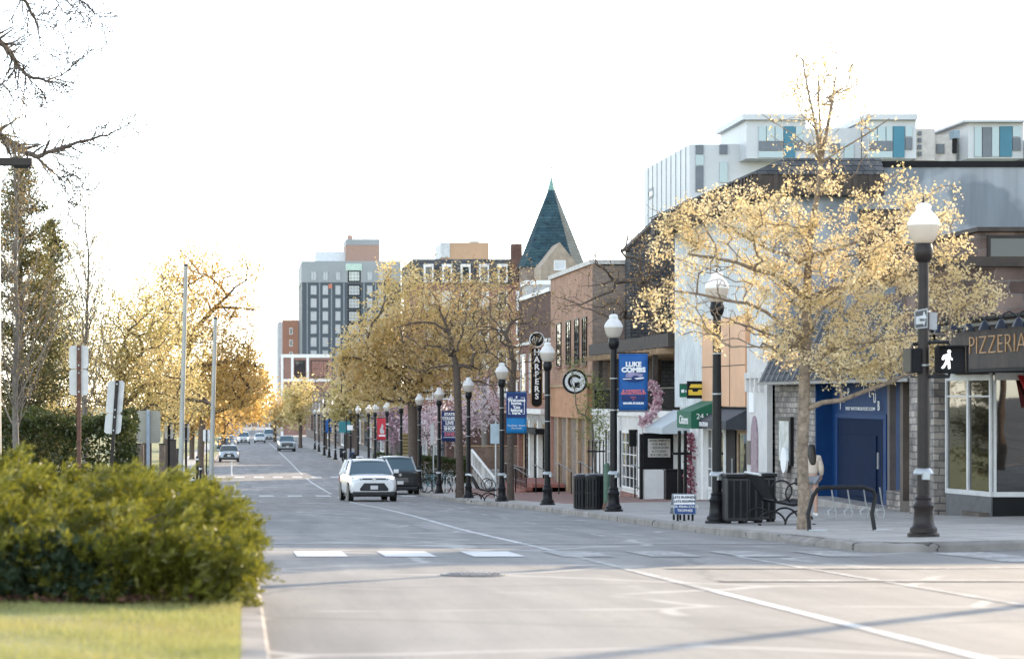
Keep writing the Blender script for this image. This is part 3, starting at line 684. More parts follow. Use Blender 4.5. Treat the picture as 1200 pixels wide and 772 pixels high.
# hedges: individual clipped shrubs
def hedge(name, label, x0, x1, y0, y1, h, leaf, size, n, seed, zf=ZC, cat='hedge', group=None):
    rg = np.random.default_rng(seed); root = thing(name, label, cat, ((x0+x1)/2, (y0+y1)/2, zf((x0+x1)/2, (y0+y1)/2) if zf is ZW else zf((y0+y1)/2)), 0, group)
    a = rg.random((n,3)); face = rg.random(n)
    P = np.empty((n,3)); P[:,0] = (a[:,0]-.5)*(x1-x0); P[:,1] = (a[:,1]-.5)*(y1-y0); P[:,2] = a[:,2]*h
    k = face < .45; P[k,2] = h*(1 - .12*rg.random(k.sum())**2); k = (face >= .45) & (face < .8); P[k,1] = -(y1-y0)/2*(1-.2*rg.random(k.sum())**2)
    k = (face >= .8); P[k,0] = (x1-x0)/2*np.sign(rg.random(k.sum())-.5)*(1-.15*rg.random(k.sum())**2)
    b = .045*h*(np.sin(P[:,0]*2.1+seed)+np.sin(P[:,0]*5.3+P[:,1]*2)+np.sin(P[:,1]*3.1)*.6)
    P[:,2] += b*(P[:,2]/h); P[:,1] -= np.abs(b)*.8*np.sign(.5-(P[:,1]>0)); P += rg.normal(size=P.shape)*.05
    np_mesh('foliage', leaf_quads(P, size, rg, .3), 4, leaf, root)
    mb = MB()
    for i in range(12):
        x = (rg.random()-.5)*(x1-x0)*.9; y = (rg.random()-.5)*(y1-y0)*.6; mb.tube([(x,y,-.05),(x+rg.normal()*.1,y,h*.5),(x+rg.normal()*.2,y,h*.9)], [.03,.02,.008], 5, cap=False)
    mb.build('stem', BARK, root); return root
hedge('clipped_hedge', 'long dark hedge under the trees behind the juniper', -8.0, -2.75, 60, 62.5, 2.35, L_HEDGE, .10, 24000, 71)
hedge('clipped_hedge', 'low green hedge beside the white stair rail', 9.9, 13.0, 140, 141.6, 1.45, L_HEDGE, .11, 9000, 72, ZW)
hedge('clipped_hedge', 'small dark hedge behind the far parked cars', 9.6, 12.6, 176, 177.5, 1.3, L_HEDGE, .13, 4000, 73, ZW)

# juniper: sprays of needles over a mound
def juniper():
    rg = np.random.default_rng(81); cx, cy = -3.0, 21.0; Z0 = ZC(cy); root = thing('juniper_bush', 'sprawling yellow green juniper bush at the road corner', 'bush', (cx, cy, Z0))
    V = []; VB = []; mb = MB()
    def height(x, y):
        fx = np.clip((.16 - x)/1.15, 0, 1)**.5; fy = np.clip((y - 17.3)/1.3, 0, 1)**.5*np.clip((25.4-y)/1.4, 0, 1)**.5
        return (1.08 + .08*math.sin(x*2.3+1) + .08*math.sin(x*1.3+y*1.7))*(.25 + .75*fx)*fy
    def frond(b, out, L, T, n=14, sz=.085):
        uu, vv, d = rot_to(out)
        for k in range(n):
            t = (k+.5)/n; c = b + out*L*t + np.array([0,0,-.10])*L*t*t; ang = rg.random()*6.283; side = uu*math.cos(ang) + vv*math.sin(ang)
            dd = side*.7 + d*.9; ll = sz*(1.15-.75*t)*(.7+.6*rg.random()); wv = np.cross(dd, rg.normal(size=3)); wv /= np.linalg.norm(wv); wv *= .009
            e = c + dd*ll; m = c + dd*ll*.45; T.append((c - wv*.4, m + wv, e, m - wv))
    for i in range(640):                      # boughs: flat feathery plates reaching outward
        x = rg.uniform(-4.4, .08); lev = rg.random()**(.42 if i % 3 else 1.2); y = 17.55 + (.75*(1-lev) if x < -.35 else 0) + 6.9*rg.random()**1.25; h = height(x, y)
        gz_ = ZC(y); z = gz_ + .04 + h*lev*.92
        aim = np.array([.55 + .5*rg.normal() + (.5 if x > -1.0 else 0), -.55 + .6*rg.normal(), .18 + .42*lev + .15*rg.normal()]); aim /= np.linalg.norm(aim)
        L = rg.uniform(.35, .75)*(.6 if x > -.5 else 1); tipp = np.array([x, y, z]); tipp[0] = min(tipp[0], .14); base = tipp - aim*L
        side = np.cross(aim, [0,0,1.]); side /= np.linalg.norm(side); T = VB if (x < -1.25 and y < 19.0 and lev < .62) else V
        for k in range(15):
            t = .25 + .75*rg.random(); s_ = rg.choice([-1,1])*rg.random(); p = base + aim*L*t + side*s_*.22*(1.1-.6*t)*L/.6 + np.array([0,0,rg.normal()*.025])
            fd = aim*(.9) + side*s_*.55 + np.array([0,0,.12+.15*rg.normal()]); fd /= np.linalg.norm(fd); frond(p - np.array([cx,cy,Z0]), fd, rg.uniform(.14,.26), T)
        if i % 2 == 0 and lev > .55 and aim[2] > .3: q = base - np.array([cx,cy,Z0]); root_p = np.array([q[0]-aim[0]*.5, q[1]-aim[1]*.5, max(gz_-Z0, q[2]-.5)]); mb.tube([root_p, q, q+aim*L*.7], [.016,.010,.003], 5, cap=False)
    for i in range(330):
        x = rg.uniform(-4.4, -.02); y = 17.72 + .55*rg.random() + (.1 if x < -.5 else 0); z = ZC(y) + .05 + .42*rg.random()**1.2; aim = np.array([.35*rg.normal(), -.8, .12 + .25*rg.normal()]); aim /= np.linalg.norm(aim)
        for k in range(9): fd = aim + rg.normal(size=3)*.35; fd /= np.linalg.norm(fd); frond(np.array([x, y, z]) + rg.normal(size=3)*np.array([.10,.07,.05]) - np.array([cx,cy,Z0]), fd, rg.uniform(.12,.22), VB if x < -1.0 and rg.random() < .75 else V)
    for i in range(14):
        x = rg.uniform(-4.5, -.35); y = rg.uniform(18.3, 20.0); g_ = ZC(y)-Z0; mb.tube([(x-cx, y-cy, g_-.02), (x-cx+rg.normal()*.08, y-cy, g_+.25), (x-cx+rg.normal()*.15, y-cy+.05, g_+.5)], [.018,.013,.006], 5, cap=False)
    np_mesh('foliage', np.array(V).reshape(-1,3), 4, L_JUN, root)
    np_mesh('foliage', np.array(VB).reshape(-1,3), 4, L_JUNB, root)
    mb.build('branches', BARK, root, smooth=70)
juniper()
# grass
def grass():
    rg = np.random.default_rng(91); n = 42000; x = -.015 - rg.random(n)**1.1*3.2; y = 12.2 + 5.7*rg.random(n)
    keep = y < 17.9 + .25*np.sin(-x*2.2); x = x[keep]; y = y[keep]; n = len(x)
    z = np.interp(y, _ys, _zs) + .005; h = .022 + .035*rg.random(n)*(1 + .5*np.sin(x*4+y*3)); a = rg.random(n)*6.283
    P = np.stack([x,y,z], 1); wv = np.stack([np.cos(a), np.sin(a), 0*a], 1)*.0032; tip = P + np.stack([rg.normal(size=n)*.02, rg.normal(size=n)*.02, h], 1)
    V = np.stack([P-wv, P+wv, tip], 1).reshape(-1,3)
    o = np_mesh('grass', V, 3, L_GRASS); tag(o, 'short bright lawn grass in front of the juniper', 'grass', kind='stuff')
    n = 2500; x = -.2 - rg.random(n)*4; y = 17.6 + 1.0*rg.random(n); z = np.interp(y, _ys, _zs) + .06
    o = np_mesh('bark_chips', leaf_quads(np.stack([x,y,z],1)+rg.normal(size=(n,3))*.012, .05, rg, .6, .4), 4, MULCH); tag(o, 'reddish brown bark chips under the juniper edge', 'mulch', kind='stuff')
grass()

# ------------------------------------------------------------------ buildings
FX = 15.2
def part(mb, name, m, root, **kw): return mb.build(name, m, root, world=True, **kw)
def bthing(name, label, cat, x, y, z=None): return thing(name, label, cat, (x, y, ZC(y) if z is None else z))
def win_left(root, y0, y1, z0, z1, X, fm, gm=None, nv=1, nh=0, fw=.07, sill=None, out=.05, name='window'):
    """window in a wall facing -X: frame proud of the wall, pane behind the frame face"""
    gm = gm or GLASS; mb = MB(); a, b = X - out, X + .02
    mb.box(a, b, y0, y1, z0, z0+fw); mb.box(a, b, y0, y1, z1-fw, z1); mb.box(a, b, y0, y0+fw, z0+fw, z1-fw); mb.box(a, b, y1-fw, y1, z0+fw, z1-fw)
    for k in range(1, nv): yy = y0 + (y1-y0)*k/nv; mb.box(a+.012, b-.012, yy-.02, yy+.02, z0+fw, z1-fw)
    for k in range(1, nh+1): zz = z0 + (z1-z0)*k/(nh+1); mb.box(a+.016, b-.016, y0+fw, y1-fw, zz-.018, zz+.018)
    w_ = part(mb, name, fm, root); g = MB().box(X-.012, X+.012, y0+fw*.6, y1-fw*.6, z0+fw*.6, z1-fw*.6); part(g, 'pane', gm, w_)
    if sill: part(MB().box(X-out-.06, X+.02, y0-.08, y1+.08, z0-.1, z0-.004), 'sill', sill, w_)
    return w_
def win_front(root, x0, x1, z0, z1, Y, fm, gm=None, nv=1, nh=0, fw=.07, sill=None, out=.05, name='window'):
    gm = gm or GLASS; mb = MB(); a, b = Y - out, Y + .02
    mb.box(x0, x1, a, b, z0, z0+fw); mb.box(x0, x1, a, b, z1-fw, z1); mb.box(x0, x0+fw, a, b, z0+fw, z1-fw); mb.box(x1-fw, x1, a, b, z0+fw, z1-fw)
    for k in range(1, nv): xx = x0 + (x1-x0)*k/nv; mb.box(xx-.02, xx+.02, a+.012, b-.012, z0+fw, z1-fw)
    for k in range(1, nh+1): zz = z0 + (z1-z0)*k/(nh+1); mb.box(x0+fw, x1-fw, a+.016, b-.016, zz-.018, zz+.018)
    w_ = part(mb, name, fm, root); g = MB().box(x0+fw*.6, x1-fw*.6, Y-.012, Y+.012, z0+fw*.6, z1-fw*.6); part(g, 'pane', gm, w_)
    if sill: part(MB().box(x0-.08, x1+.08, Y-out-.06, Y+.02, z0-.1, z0-.004), 'sill', sill, w_)
    return w_

# --- corner pizzeria of brown stone
b = bthing('pizzeria_building', 'brown stone corner pizzeria with gooseneck lamps over its sign', 'building', 20, 52)
g0 = -2.9
part(MB().box(14.45, 34, 50.6, 52.9, 1.45, 2.72), 'wall', STONEB, b)
part(MB().box(14.32, 34.1, 50.45, 53.0, 2.723, 2.93), 'parapet', DARKW, b)
mb = MB(); mb.box(16.2, 34, 53.1, 60, 2.6, 3.62); mb.box(21.5, 34, 54, 57.5, 3.62, 6.6); mb.box(15.3, 34, 53.12, 55.3, g0, 2.59); mb.box(16.3, 34, 55.3, 62, g0, 2.59); part(mb, 'upper_wall_shade_block', STONEB, b)  # the tallest box is added beyond view to cast shade on the road
mb = MB(); mb.box(16.1, 34, 52.95, 60, 3.625, 3.72); part(mb, 'coping', DARKW, b)
for k in range(5): win_front(b, 16.35+2.2*k, 18.3+2.2*k, 2.97, 3.55, 53.1, BROWNIRON, GLASS, 2)
mb = MB(); mb.box(14.5, 34, 43.6, 50.59, .55, 1.50); part(mb, 'fascia', DARKW, b, bevel=.01)
mb = MB(); mb.box(14.42, 34, 43.5, 50.7, .49, .547); part(mb, 'cornice', BLACKM, b); mb = MB(); mb.box(14.42, 34, 43.5, 50.45, 1.503, 1.56); part(mb, 'cornice', BLACKM, b)
part(MB().box(14.36, 14.42, 43.8, 50.3, 1.38, 1.44), 'lamp_rail', BLACK, b)
text('PIZZERIA', .52, GOLD, (14.49, 46.45, 1.0), b, 'left', sx=1.7, ext=.012, bold=-.012, world=True)
SHD = M('dark_blue_shade', (.012,.017,.028), .35, spec=.4)
for k in range(6):
    y = 48.75 - 1.0*k; mb = MB()
    mb.tube([(14.36, y, 1.42), (14.30, y, 1.53), (14.20, y, 1.58), (14.10, y, 1.54), (14.05, y, 1.44)], .016, 6)
    l_ = part(mb, 'gooseneck_lamp', BLACK, b, smooth=60)
    part(MB().lathe([(.025,.10),(.05,.08),(.10,-.03),(.12,-.07)], (14.05, y, 1.34), 14), 'lamp_shade', SHD, l_, smooth=60)
A = (14.87, 51.0); B = (15.19, 48.95)
wf = MB(); zb, zt = -2.02, .50
def slantbar(mb, t0, t1, z0, z1, th=.05):
    p0 = Vector((A[0]+(B[0]-A[0])*t0, A[1]+(B[1]-A[1])*t0, 0)); p1 = Vector((A[0]+(B[0]-A[0])*t1, A[1]+(B[1]-A[1])*t1, 0)); nrm = Vector((B[1]-A[1], -(B[0]-A[0]), 0)).normalized()*-1
    if nrm.x > 0: nrm = -nrm
    q = nrm*th
    mb.prism([(p0.x,p0.y,z0),(p1.x,p1.y,z0),(p1.x+q.x,p1.y+q.y,z0),(p0.x+q.x,p0.y+q.y,z0)], (0,0,z1-z0))
for t0, t1 in ((0,.03),(.48,.52),(.97,1.0)): slantbar(wf, t0, t1, zb, zt)
slantbar(wf, .03, .97, zb, zb+.1, .045); slantbar(wf, .03, .97, zt-.16, zt, .045); slantbar(wf, .03, .97, zt-.5, zt-.47, .045)
wf.box(15.19, 34, 48.90, 48.95, zb, zb+.1); wf.box(15.23, 34, 48.90, 48.95, zt-.16, zt)
for x in (15.2, 17.3, 19.4, 21.5): wf.box(x, x+.05, 48.89, 48.96, zb+.1, zt-.16)
w_ = part(wf, 'shop_window', ALU, b)
g = MB(); slantbar(g, .02, .98, zb+.05, zt-.05, .012); g.box(15.2, 34, 48.93, 48.94, zb+.05, zt-.05); part(g, 'pane', SHOPG, w_)
mb = MB(); slantbar(mb, 0, 1, g0, zb-.003, .035); part(mb, 'bulkhead', M('grey_bulkhead', (.10,.10,.10), .6, var=.25, scale=3), b)
part(MB().box(15.193, 34, 48.93, 48.99, g0, zb-.003), 'bulkhead', BLACKM, b)
mb = MB(); mb.box(15.0, 34, 54.9, 55.15, g0, .5); mb.box(14.9, 34, 49.0, 54.9, .46, .487); mb.box(14.95, 34, 49.05, 54.9, g0, -2.35); part(mb, 'interior', M('shop_interior', (.09,.07,.055), .8, var=.4, scale=1.5), b)
mb = MB(); mb.prism([(15.66,48.85,.44),(15.95,48.35,-.22),(15.95,48.85,-.22)], (3.2,0,0)); part(mb, 'awning', REDC, b)
mb = MB()
for x, y in ((15.9,50.2),(16.8,50.6),(17.7,50.1)):
    mb.box(x-.3, x+.3, y-.3, y+.3, -1.62, -1.58); mb.tube([(x,y,-2.36),(x,y,-1.6)], .03, 6)
    mb.box(x-.5, x-.46, y-.2, y+.2, -2.3, -1.3)
part(mb, 'dining_table', BLACKM, b)
part(MB().box(14.65, 14.9, 51.2, 53.1, g0, .42), 'pillar', STONE, b)
part(MB().box(14.901, 15.3, 51.03, 53.1, g0, .42), 'door_surround', BLACKM, b)

# --- tavern: stone, blue recess, standing seam roof
b = bthing('tavern_building', 'stone tavern with a blue painted recess under a seamed metal roof', 'building', 17, 60)
ya, yb = DF(905), DF(955); yc = DF(1060)
part(MB().box(15.2, 15.7, yb, ya-.02, -3.6, .6), 'wall', STONE, b)
mb = MB(); mb.box(15.62, 15.75, yc, yb+.003, -3.4, .6); mb.box(15.203, 15.62, yb-.10, yb-.003, -3.4, .6); part(mb, 'blue_wall', BLUE, b)
mb = MB(); yl, yr = DF(980, 15.6), DF(1040, 15.6)
mb.box(15.56, 15.615, yr, yl, -2.75, -2.70); mb.box(15.56, 15.615, yr, yl, -.55, -.42); mb.box(15.56, 15.615, yl-.25, yl, -2.70, -.55); mb.box(15.56, 15.615, yr, yr+.25, -2.70, -.55); part(mb, 'door_frame', BLUE, b, bevel=.008)
d_ = part(MB().box(15.585, 15.61, yr+.25, yl-.25, -2.72, -.55), 'door', BLUED, b)
part(MB().box(15.55, 15.584, yr+.9, yl-.9, -2.5, -.95), 'door_panel', BLUED, d_, bevel=.01)
part(MB().box(15.46, 15.50, yr+.4, yr+.44, -1.75, -1.35), 'handle', STEEL, d_)
yp = DF(1046, 15.4); part(MB().box(15.3, 15.45, yp-.1, yp+.1, -2.62, .5), 'post', M('weathered_post', (.12,.10,.09), .8), b)
part(MB().box(15.22, 15.6, yc+.02, yp-.12, -3.2, -2.2), 'planter_wall', STONE, b)
mb = MB(); mb.box(14.9, 15.6, yc-.1, yb-.1, -3.3, -2.62); part(mb, 'step', KERB, b)
yt = (yl+yr)/2
for i, ch in enumerate('TOP  CLUB'):
    a = (i-4)*.24; yy = yt - 2.3*math.sin(a); zz = -.83 + 1.05*math.cos(a)
    if ch != ' ': text(ch, .34, WTXT, (15.55, yy, zz), b, 'left', rot=0, world=True, ext=.005)
text('VISIT INTTHEOUTLET.COM', .12, WTXT, (15.55, yt-.1, -.30), b, 'left', sx=2.0, ext=.004, world=True)
mb = MB()
y0, y1 = 53.3, 68.9
mb.prism([(14.72,y0,.42),(15.55,y0,2.25),(15.62,y0,2.2),(14.82,y0,.42)], (0,y1-y0,0)); rf = part(mb, 'roof', SLATE, b)
mb = MB()
for k in range(24):
    y = y0 + .35 + (y1-y0-.7)*k/23; mb.bar((14.715,y,.44), (15.53,y,2.26), .035, .05)
mb.box(14.66, 14.80, y0, y1, .34, .415); part(mb, 'seam', M('seam_metal', (.16,.16,.165), .45, .4), rf)
part(MB().box(15.80, 30, 55.6, 68.9, -3.4, 2.12), 'rear_wall', STONEB, b)
part(MB().box(14.95, 15.6, yc, yb, .42, .5), 'soffit', BLACKM, b)
# poster case on the stone
pc = DF(923); cs = part(MB().box(15.10, 15.198, pc-.75, pc+.75, -1.9, -.55), 'poster_case', BLACK, b, bevel=.01)
part(MB().box(15.085, 15.098, pc-.6, pc+.6, -1.78, -.67), 'poster', M('faded_poster', (.42,.46,.46), .3, var=.4, scale=3), cs)
part(MB().lathe([(0,-.03),(.36,-.03),(.36,.03),(0,.03)], (15.06, pc-.2, -1.75), 16, axis='x'), 'sticker', WTXT, cs)

# --- tall white building, patched grey flank
b = bthing('white_building', 'tall pale sided building with a patched grey flank and deep dark eaves', 'building', 20, 76)
ya, yb = 69.0, 85.0
part(MB().box(15.2, 34, ya, ya+.3, -3.6, 6.55), 'flank_wall', CONC, b)
part(MB().box(23.35, 44, ya+.5, ya+1.8, 5.8, 9.4), 'sun_blocker', PALE, b)  # unseen block added past the frame edge, stops sun leaking onto the road
mb = MB(); mb.box(15.2, 15.5, ya+.3, yb, -.35, 6.5); mb.box(15.5, 34, yb-.3, yb, -4, 6.5)
for k in range(46): y = ya + .45 + k*.335; mb.box(15.165, 15.2, y, y+.05, -.3, 5.8)
part(mb, 'wall', PALE, b)
mb = MB(); mb.box(15.25, 34, ya-.06, yb, 6.553, 6.72); part(mb, 'roof_edge', BLACKM, b)
mb = MB(); mb.box(14.5, 15.19, ya-.45, yb+.8, 5.72, 6.3); mb.box(15.19, 18.2, ya-.45, ya-.01, 5.72, 6.3); ev = part(mb, 'eaves', DARKW, b)
mb = MB(); mb.prism([(14.45,ya-.5,6.303),(15.45,ya-.07,6.75),(15.45,yb+.8,6.75),(14.45,yb+.85,6.303)], (0,0,.05)); mb.prism([(14.45,ya-.5,6.303),(15.45,ya-.07,6.752),(18.2,ya-.07,6.752),(18.2,ya-.5,6.303)], (0,0,.05)); part(mb, 'eaves_roof', SLATE, ev)
for k in range(36): y = ya - .35 + k*.46; part(MB().box(14.46, 14.498, y, y+.14, 5.66, 6.3), 'rafter_end', DARKW, ev)
for k in range(8): x = 14.6+.45*k; part(MB().box(x, x+.14, ya-.49, ya-.452, 5.66, 6.3), 'rafter_end', DARKW, ev)
part(MB().box(17.6, 18.75, 68.9, 68.997, 3.2, 5.35), 'louvre', DARKW, b)
y0, y1 = DF(880), DF(829)
part(MB().box(15.02, 15.198, y0, y1, -.30, 2.45), 'copper_panel', COPPER, b, bevel=.01)
mb = MB()
for k in range(1,3): y = y0+(y1-y0)*k/3; mb.box(15.008, 15.02, y-.012, y+.012, -.3, 2.45)
mb.box(15.006, 15.02, y0, y1, .95, .975); part(mb, 'panel_joint', DARKW, b)
# ground floor
PILL = M('off_white_render', (.58,.56,.53), .8, var=.12, scale=1.2)
part(MB().box(15.05, 15.5, DF(905), DF(881), -3.8, 1.6), 'pilaster', PILL, b)
mb = MB(); mb.box(14.92, 15.045, DF(903), DF(883), .55, .72)
for k in range(4): y = DF(901)+k*.62; mb.box(14.93, 15.045, y, y+.2, .15, .55)
part(mb, 'corbel', PILL, b)
yc_ = DF(891); mb = MB(); n = 10
pol = [(15.0, yc_-.42, -3.2), (15.0, yc_-.42, -1.3)] + [(15.0, yc_ - .42*math.cos(t), -1.3 + .75*math.sin(t)) for t in np.linspace(.2, math.pi-.2, 9)] + [(15.0, yc_+.42, -1.3), (15.0, yc_+.42, -3.2)]
mb.prism(pol, (.045,0,0)); part(mb, 'arched_niche', M('mauve_panel', (.30,.22,.24), .7, var=.3, scale=6), b)
part(MB().box(15.0, 15.045, DF(884.5)-.25, DF(884.5)+.25, -2.0, -1.3), 'plaque', M('bronze_plaque', (.10,.09,.08), .5, .4), b)
part(MB().box(15.0, 15.045, DF(888)-.3, DF(888)+.3, -.45, .3), 'notice', WTXT, b)
mb = MB(); ya2, yb2 = DF(880), DF(842)
mb.prism([(15.19,ya2,-.32),(14.45,ya2,-.72),(14.45,ya2,-.98),(15.19,ya2,-.98)], (0,yb2-ya2,0)); part(mb, 'awning', M('black_canvas', (.03,.033,.04), .7), b)
text('BRAZILIAN', .2, WTXT, (14.44, (ya2+yb2)/2+1.0, -.86), b, 'left', sx=1.4, world=True)
part(MB().box(15.25, 15.3, ya2, DF(795), -3.9, -.3), 'shopfront', PALE, b)
win_left(b, ya2+.15, ya2+2.0, -3.0, -1.02, 15.24, TANW, GLASS, 1, 0, .1, name='shop_window')
dr = part(MB().box(15.19, 15.245, ya2+2.3, ya2+3.7, -3.5, -1.02), 'door', BLACKM, b); part(MB().box(15.13, 15.16, ya2+2.5, ya2+2.54, -2.4, -1.9), 'handle', STEEL, dr)
win_left(b, ya2+4.0, ya2+5.6, -3.0, -1.02, 15.24, WHITE, GLASS, 1, 0, .1, name='shop_window')
win_left(b, DF(838), DF(829), -3.0, -1.0, 15.24, WHITE, GLASS, 2, 2, .08, name='shop_window')
for xx in (826, 820, 813, 806): y = DF(xx); part(MB().box(15.1, 15.24, y-.22, y+.22, -3.9, -1.0), 'pilaster', WHITE, b)
part(MB().lathe([(.0,-.06),(.06,-.06),(.06,.06),(0,.06)], (15.05, DF(812), -2.0), 10), 'intercom', BLACK, b)
# green awning of the bank machine
ga, gb = 76.5, 79.0
mb = MB(); mb.prism([(15.19,ga,-.06),(14.2,ga,-.46),(14.2,ga,-1.0),(15.19,ga,-1.0)], (0,gb-ga,0)); aw = part(mb, 'awning', GREEN, b)
text('24-Hour', .24, WTXT, (14.78, ga-.01, -.62), aw, world=True); text('ATM', .24, WTXT, (14.85, ga-.01, -.85), aw, world=True)
text('Citizens', .4, WTXT, (14.19, (ga+gb)/2, -.74), aw, 'left', sx=1.2, world=True)
# blade signs
bs = thing('blade_sign', 'green bank blade sign with white lettering hung above the awnings', 'sign', (14.7, 82.5, .05))
part(MB().box(14.92, 15.42-.0, 82.47, 82.53, -.01, .42), 'board', GREEN, bs); part(MB().box(14.92, 15.3, 82.48, 82.52, .421, .45), 'bracket', BLACK, bs)
bs.location = (15.0, 82.5, .0)
for c in [c for c in bpy.data.objects if c.parent == bs]: c.location = -Vector(bs.location)
text('Citizens', .15, WTXT, (15.22, 82.46, .2), bs, world=True); part(MB().box(14.97, 15.06, 82.455, 82.468, .15, .25), 'emblem', WTXT, bs)
ys_ = thing('blade_sign', 'yellow and black blade sign beside the copper panel', 'sign', (14.9, 79.5, 0))
part(MB().box(14.62, 15.19, 79.45, 79.55, -.05, .52), 'board', BLACKM, ys_)
mb = MB(); mb.prism([(14.68,79.44,.30),(15.13,79.44,.30),(15.13,79.44,.42),(14.74,79.44,.42)], (0,.008,0)); mb.prism([(14.66,79.44,.06),(15.13,79.44,.06),(15.13,79.44,.24),(15.0,79.44,.24),(14.95,79.44,.17),(14.8,79.44,.17),(14.78,79.44,.24),(14.66,79.44,.24)], (0,.008,0)); part(mb, 'emblem', YELLOW, ys_)
mb = MB(); mb.prism([(15.19,81.8,-.46),(14.2,81.8,-1.05),(14.2,81.8,-1.25),(15.19,81.8,-1.25)], (0,3.4,0)); part(mb, 'awning', GREYC, b)
# dark alley entrance with black half doors and flowers
part(MB().box(15.3, 15.45, DF(822), DF(792), -4.0, -.6), 'alcove', BLACKM, b)

# --- single storey white shop with terrace and pergola
b = bthing('white_shop', 'single storey white shop with multi pane windows under a roof terrace', 'building', 18, 95)
ya, yb = 85.2, 105.0
part(MB().box(15.2, 26, ya, yb-.02, -4.8, -.75), 'wall', M('white_brick_paint', (.66,.64,.60), .75, var=.12, scale=1.5), b)
part(MB().box(15.12, 26, ya-.05, yb-.02, -.747, -.5), 'parapet', WHITE, b)
part(MB().box(15.16, 15.198, ya, yb-.1, -4.8, -3.75), 'base_course', BRICK_R, b)
for x0, x1 in ((730,748),(713,722)):
    y0, y1 = DF(x1), DF(x0); win_left(b, y0, y1, -3.6, -1.35, 15.19, WHITE, GLASS, 4, 4, .08, name='window')
    mb = MB(); mb.box(15.14, 15.188, y0-.5, y0-.05, -3.6, -1.35); mb.box(15.14, 15.188, y1+.05, y1+.5, -3.6, -1.35); part(mb, 'shutter', BLACKM, b)
for x in (752, 727): part(MB().box(15.08, 15.19, DF(x)-.2, DF(x)+.2, -4.6, -.76), 'pilaster', WHITE, b)
lt = part(MB().box(14.85, 15.18, DF(752)+.8, DF(752)+1.0, -1.9, -1.25), 'wall_lantern', BLACK, b, bevel=.02)
# vestibule front with sign
part(MB().box(14.15, 15.19, 85.25, 85.4, -2.55, -1.27), 'vestibule_panel', BLACKM, b)
part(MB().box(14.15, 15.19, 85.25, 85.35, -4.6, -2.553), 'vestibule_panel', WHITE, b)
part(MB().box(14.02, 14.12, 85.2, 85.4, -4.6, -1.3), 'post', BLACKM, b)
sb = part(MB().box(14.3, 15.08, 85.2, 85.245, -2.12, -1.47), 'sign_board', M('cream_sign', (.55,.52,.47), .6, var=.05), b)
for i, s in enumerate(('APARTMENTS', 'FOR RENT', '1 BEDROOM', '& STUDIO', '814-238-2345')): text(s, .115, BLACKM, (14.69, 85.195, -1.54-.125*i), sb, world=True, sx=1.0 if i < 4 else .95)
mb = MB()
for y in np.arange(ya+.3, yb, .16): mb.box(15.28, 15.30, y, y+.02, -.5, .3)
mb.box(15.26, 15.32, ya+.2, yb-.1, .3, .35); 
for x in np.arange(15.4, 19, .16): mb.box(x, x+.02, ya+.2, ya+.22, -.5, .3)
mb.box(15.3, 19, ya+.18, ya+.24, .3, .35); part(mb, 'railing', BLACK, b)
pg = thing('pergola', 'dark timber pergola over the roof terrace of the white shop', 'pergola', (17, 95, -.5))
mb = MB(); mb.box(15.05, 19.5, ya+.1, yb-.3, 2.05, 2.2); mb.box(15.0, 19.5, ya, ya+.12, 1.75, 2.25); mb.box(15.0, 15.12, ya+.12, yb-.3, 1.78, 2.25); part(mb, 'roof', DARKW, pg)
mb = MB()
for k in range(14): y = ya + .8 + k*1.4; mb.box(14.75, 19.5, y, y+.1, 1.55, 1.74)
part(mb, 'rafter', TANW, pg)
for k in range(5):
    y = ya + .3 + k*4.6; part(MB().box(15.3, 15.48, y, y+.18, -.5, 1.75), 'post', DARKW, pg)
for x in (17.2, 19.2): part(MB().box(x, x+.18, ya+.3, ya+.48, -.5, 1.75), 'post', DARKW, pg)
# floral garland arch on the terrace edge
fg = thing('flower_garland', 'pink and white flower garland arching over the terrace edge', 'garland', (15.0, 86.5, -.6)); rg = np.random.default_rng(5)
t = np.linspace(0, 1, 60); arc = np.stack([14.95 - 2.0*.0*t + .03*np.sin(t*9), 84.9 + .0*t, 0*t], 1)
pp = [(770,455),(772,468),(768,480),(760,490),(752,495),(758,452),(764,450)]
cur = [(752,495),(760,490),(767,482),(771,470),(770,458),(764,451),(757,452)]
cv = np.array([at(x, y, 84.8) for x, y in cur]); C = np.concatenate([cv[i] + (cv[i+1]-cv[i])*rg.random((220,1)) + rg.normal(size=(220,3))*.075 for i in range(len(cv)-1)])
np_mesh('flowers', leaf_quads(C, .10, rg, .2, .9), 4, L_PINK, fg, world=True)
part(MB().tube([tuple(p) for p in cv], .03, 6), 'hoop', BLACK, fg)
fg2 = thing('flower_garland', 'dark red flower garland beside the alley doors', 'garland', (14.9, 80, -3.8)); C = np.stack([14.95+rg.normal(size=420)*.06, DF(817)+rg.normal(size=420)*.35, -3.4+2.2*rg.random(420)], 1)
np_mesh('flowers', leaf_quads(C, .10, rg, .2, .9), 4, leafmat('red_flower', (.22,.02,.05), (.45,.22,.26), None, .3), fg2, world=True); part(MB().tube([(14.98, DF(817), -3.9), (14.98, DF(817), -1.2)], .03, 6), 'pole', BLACK, fg2)

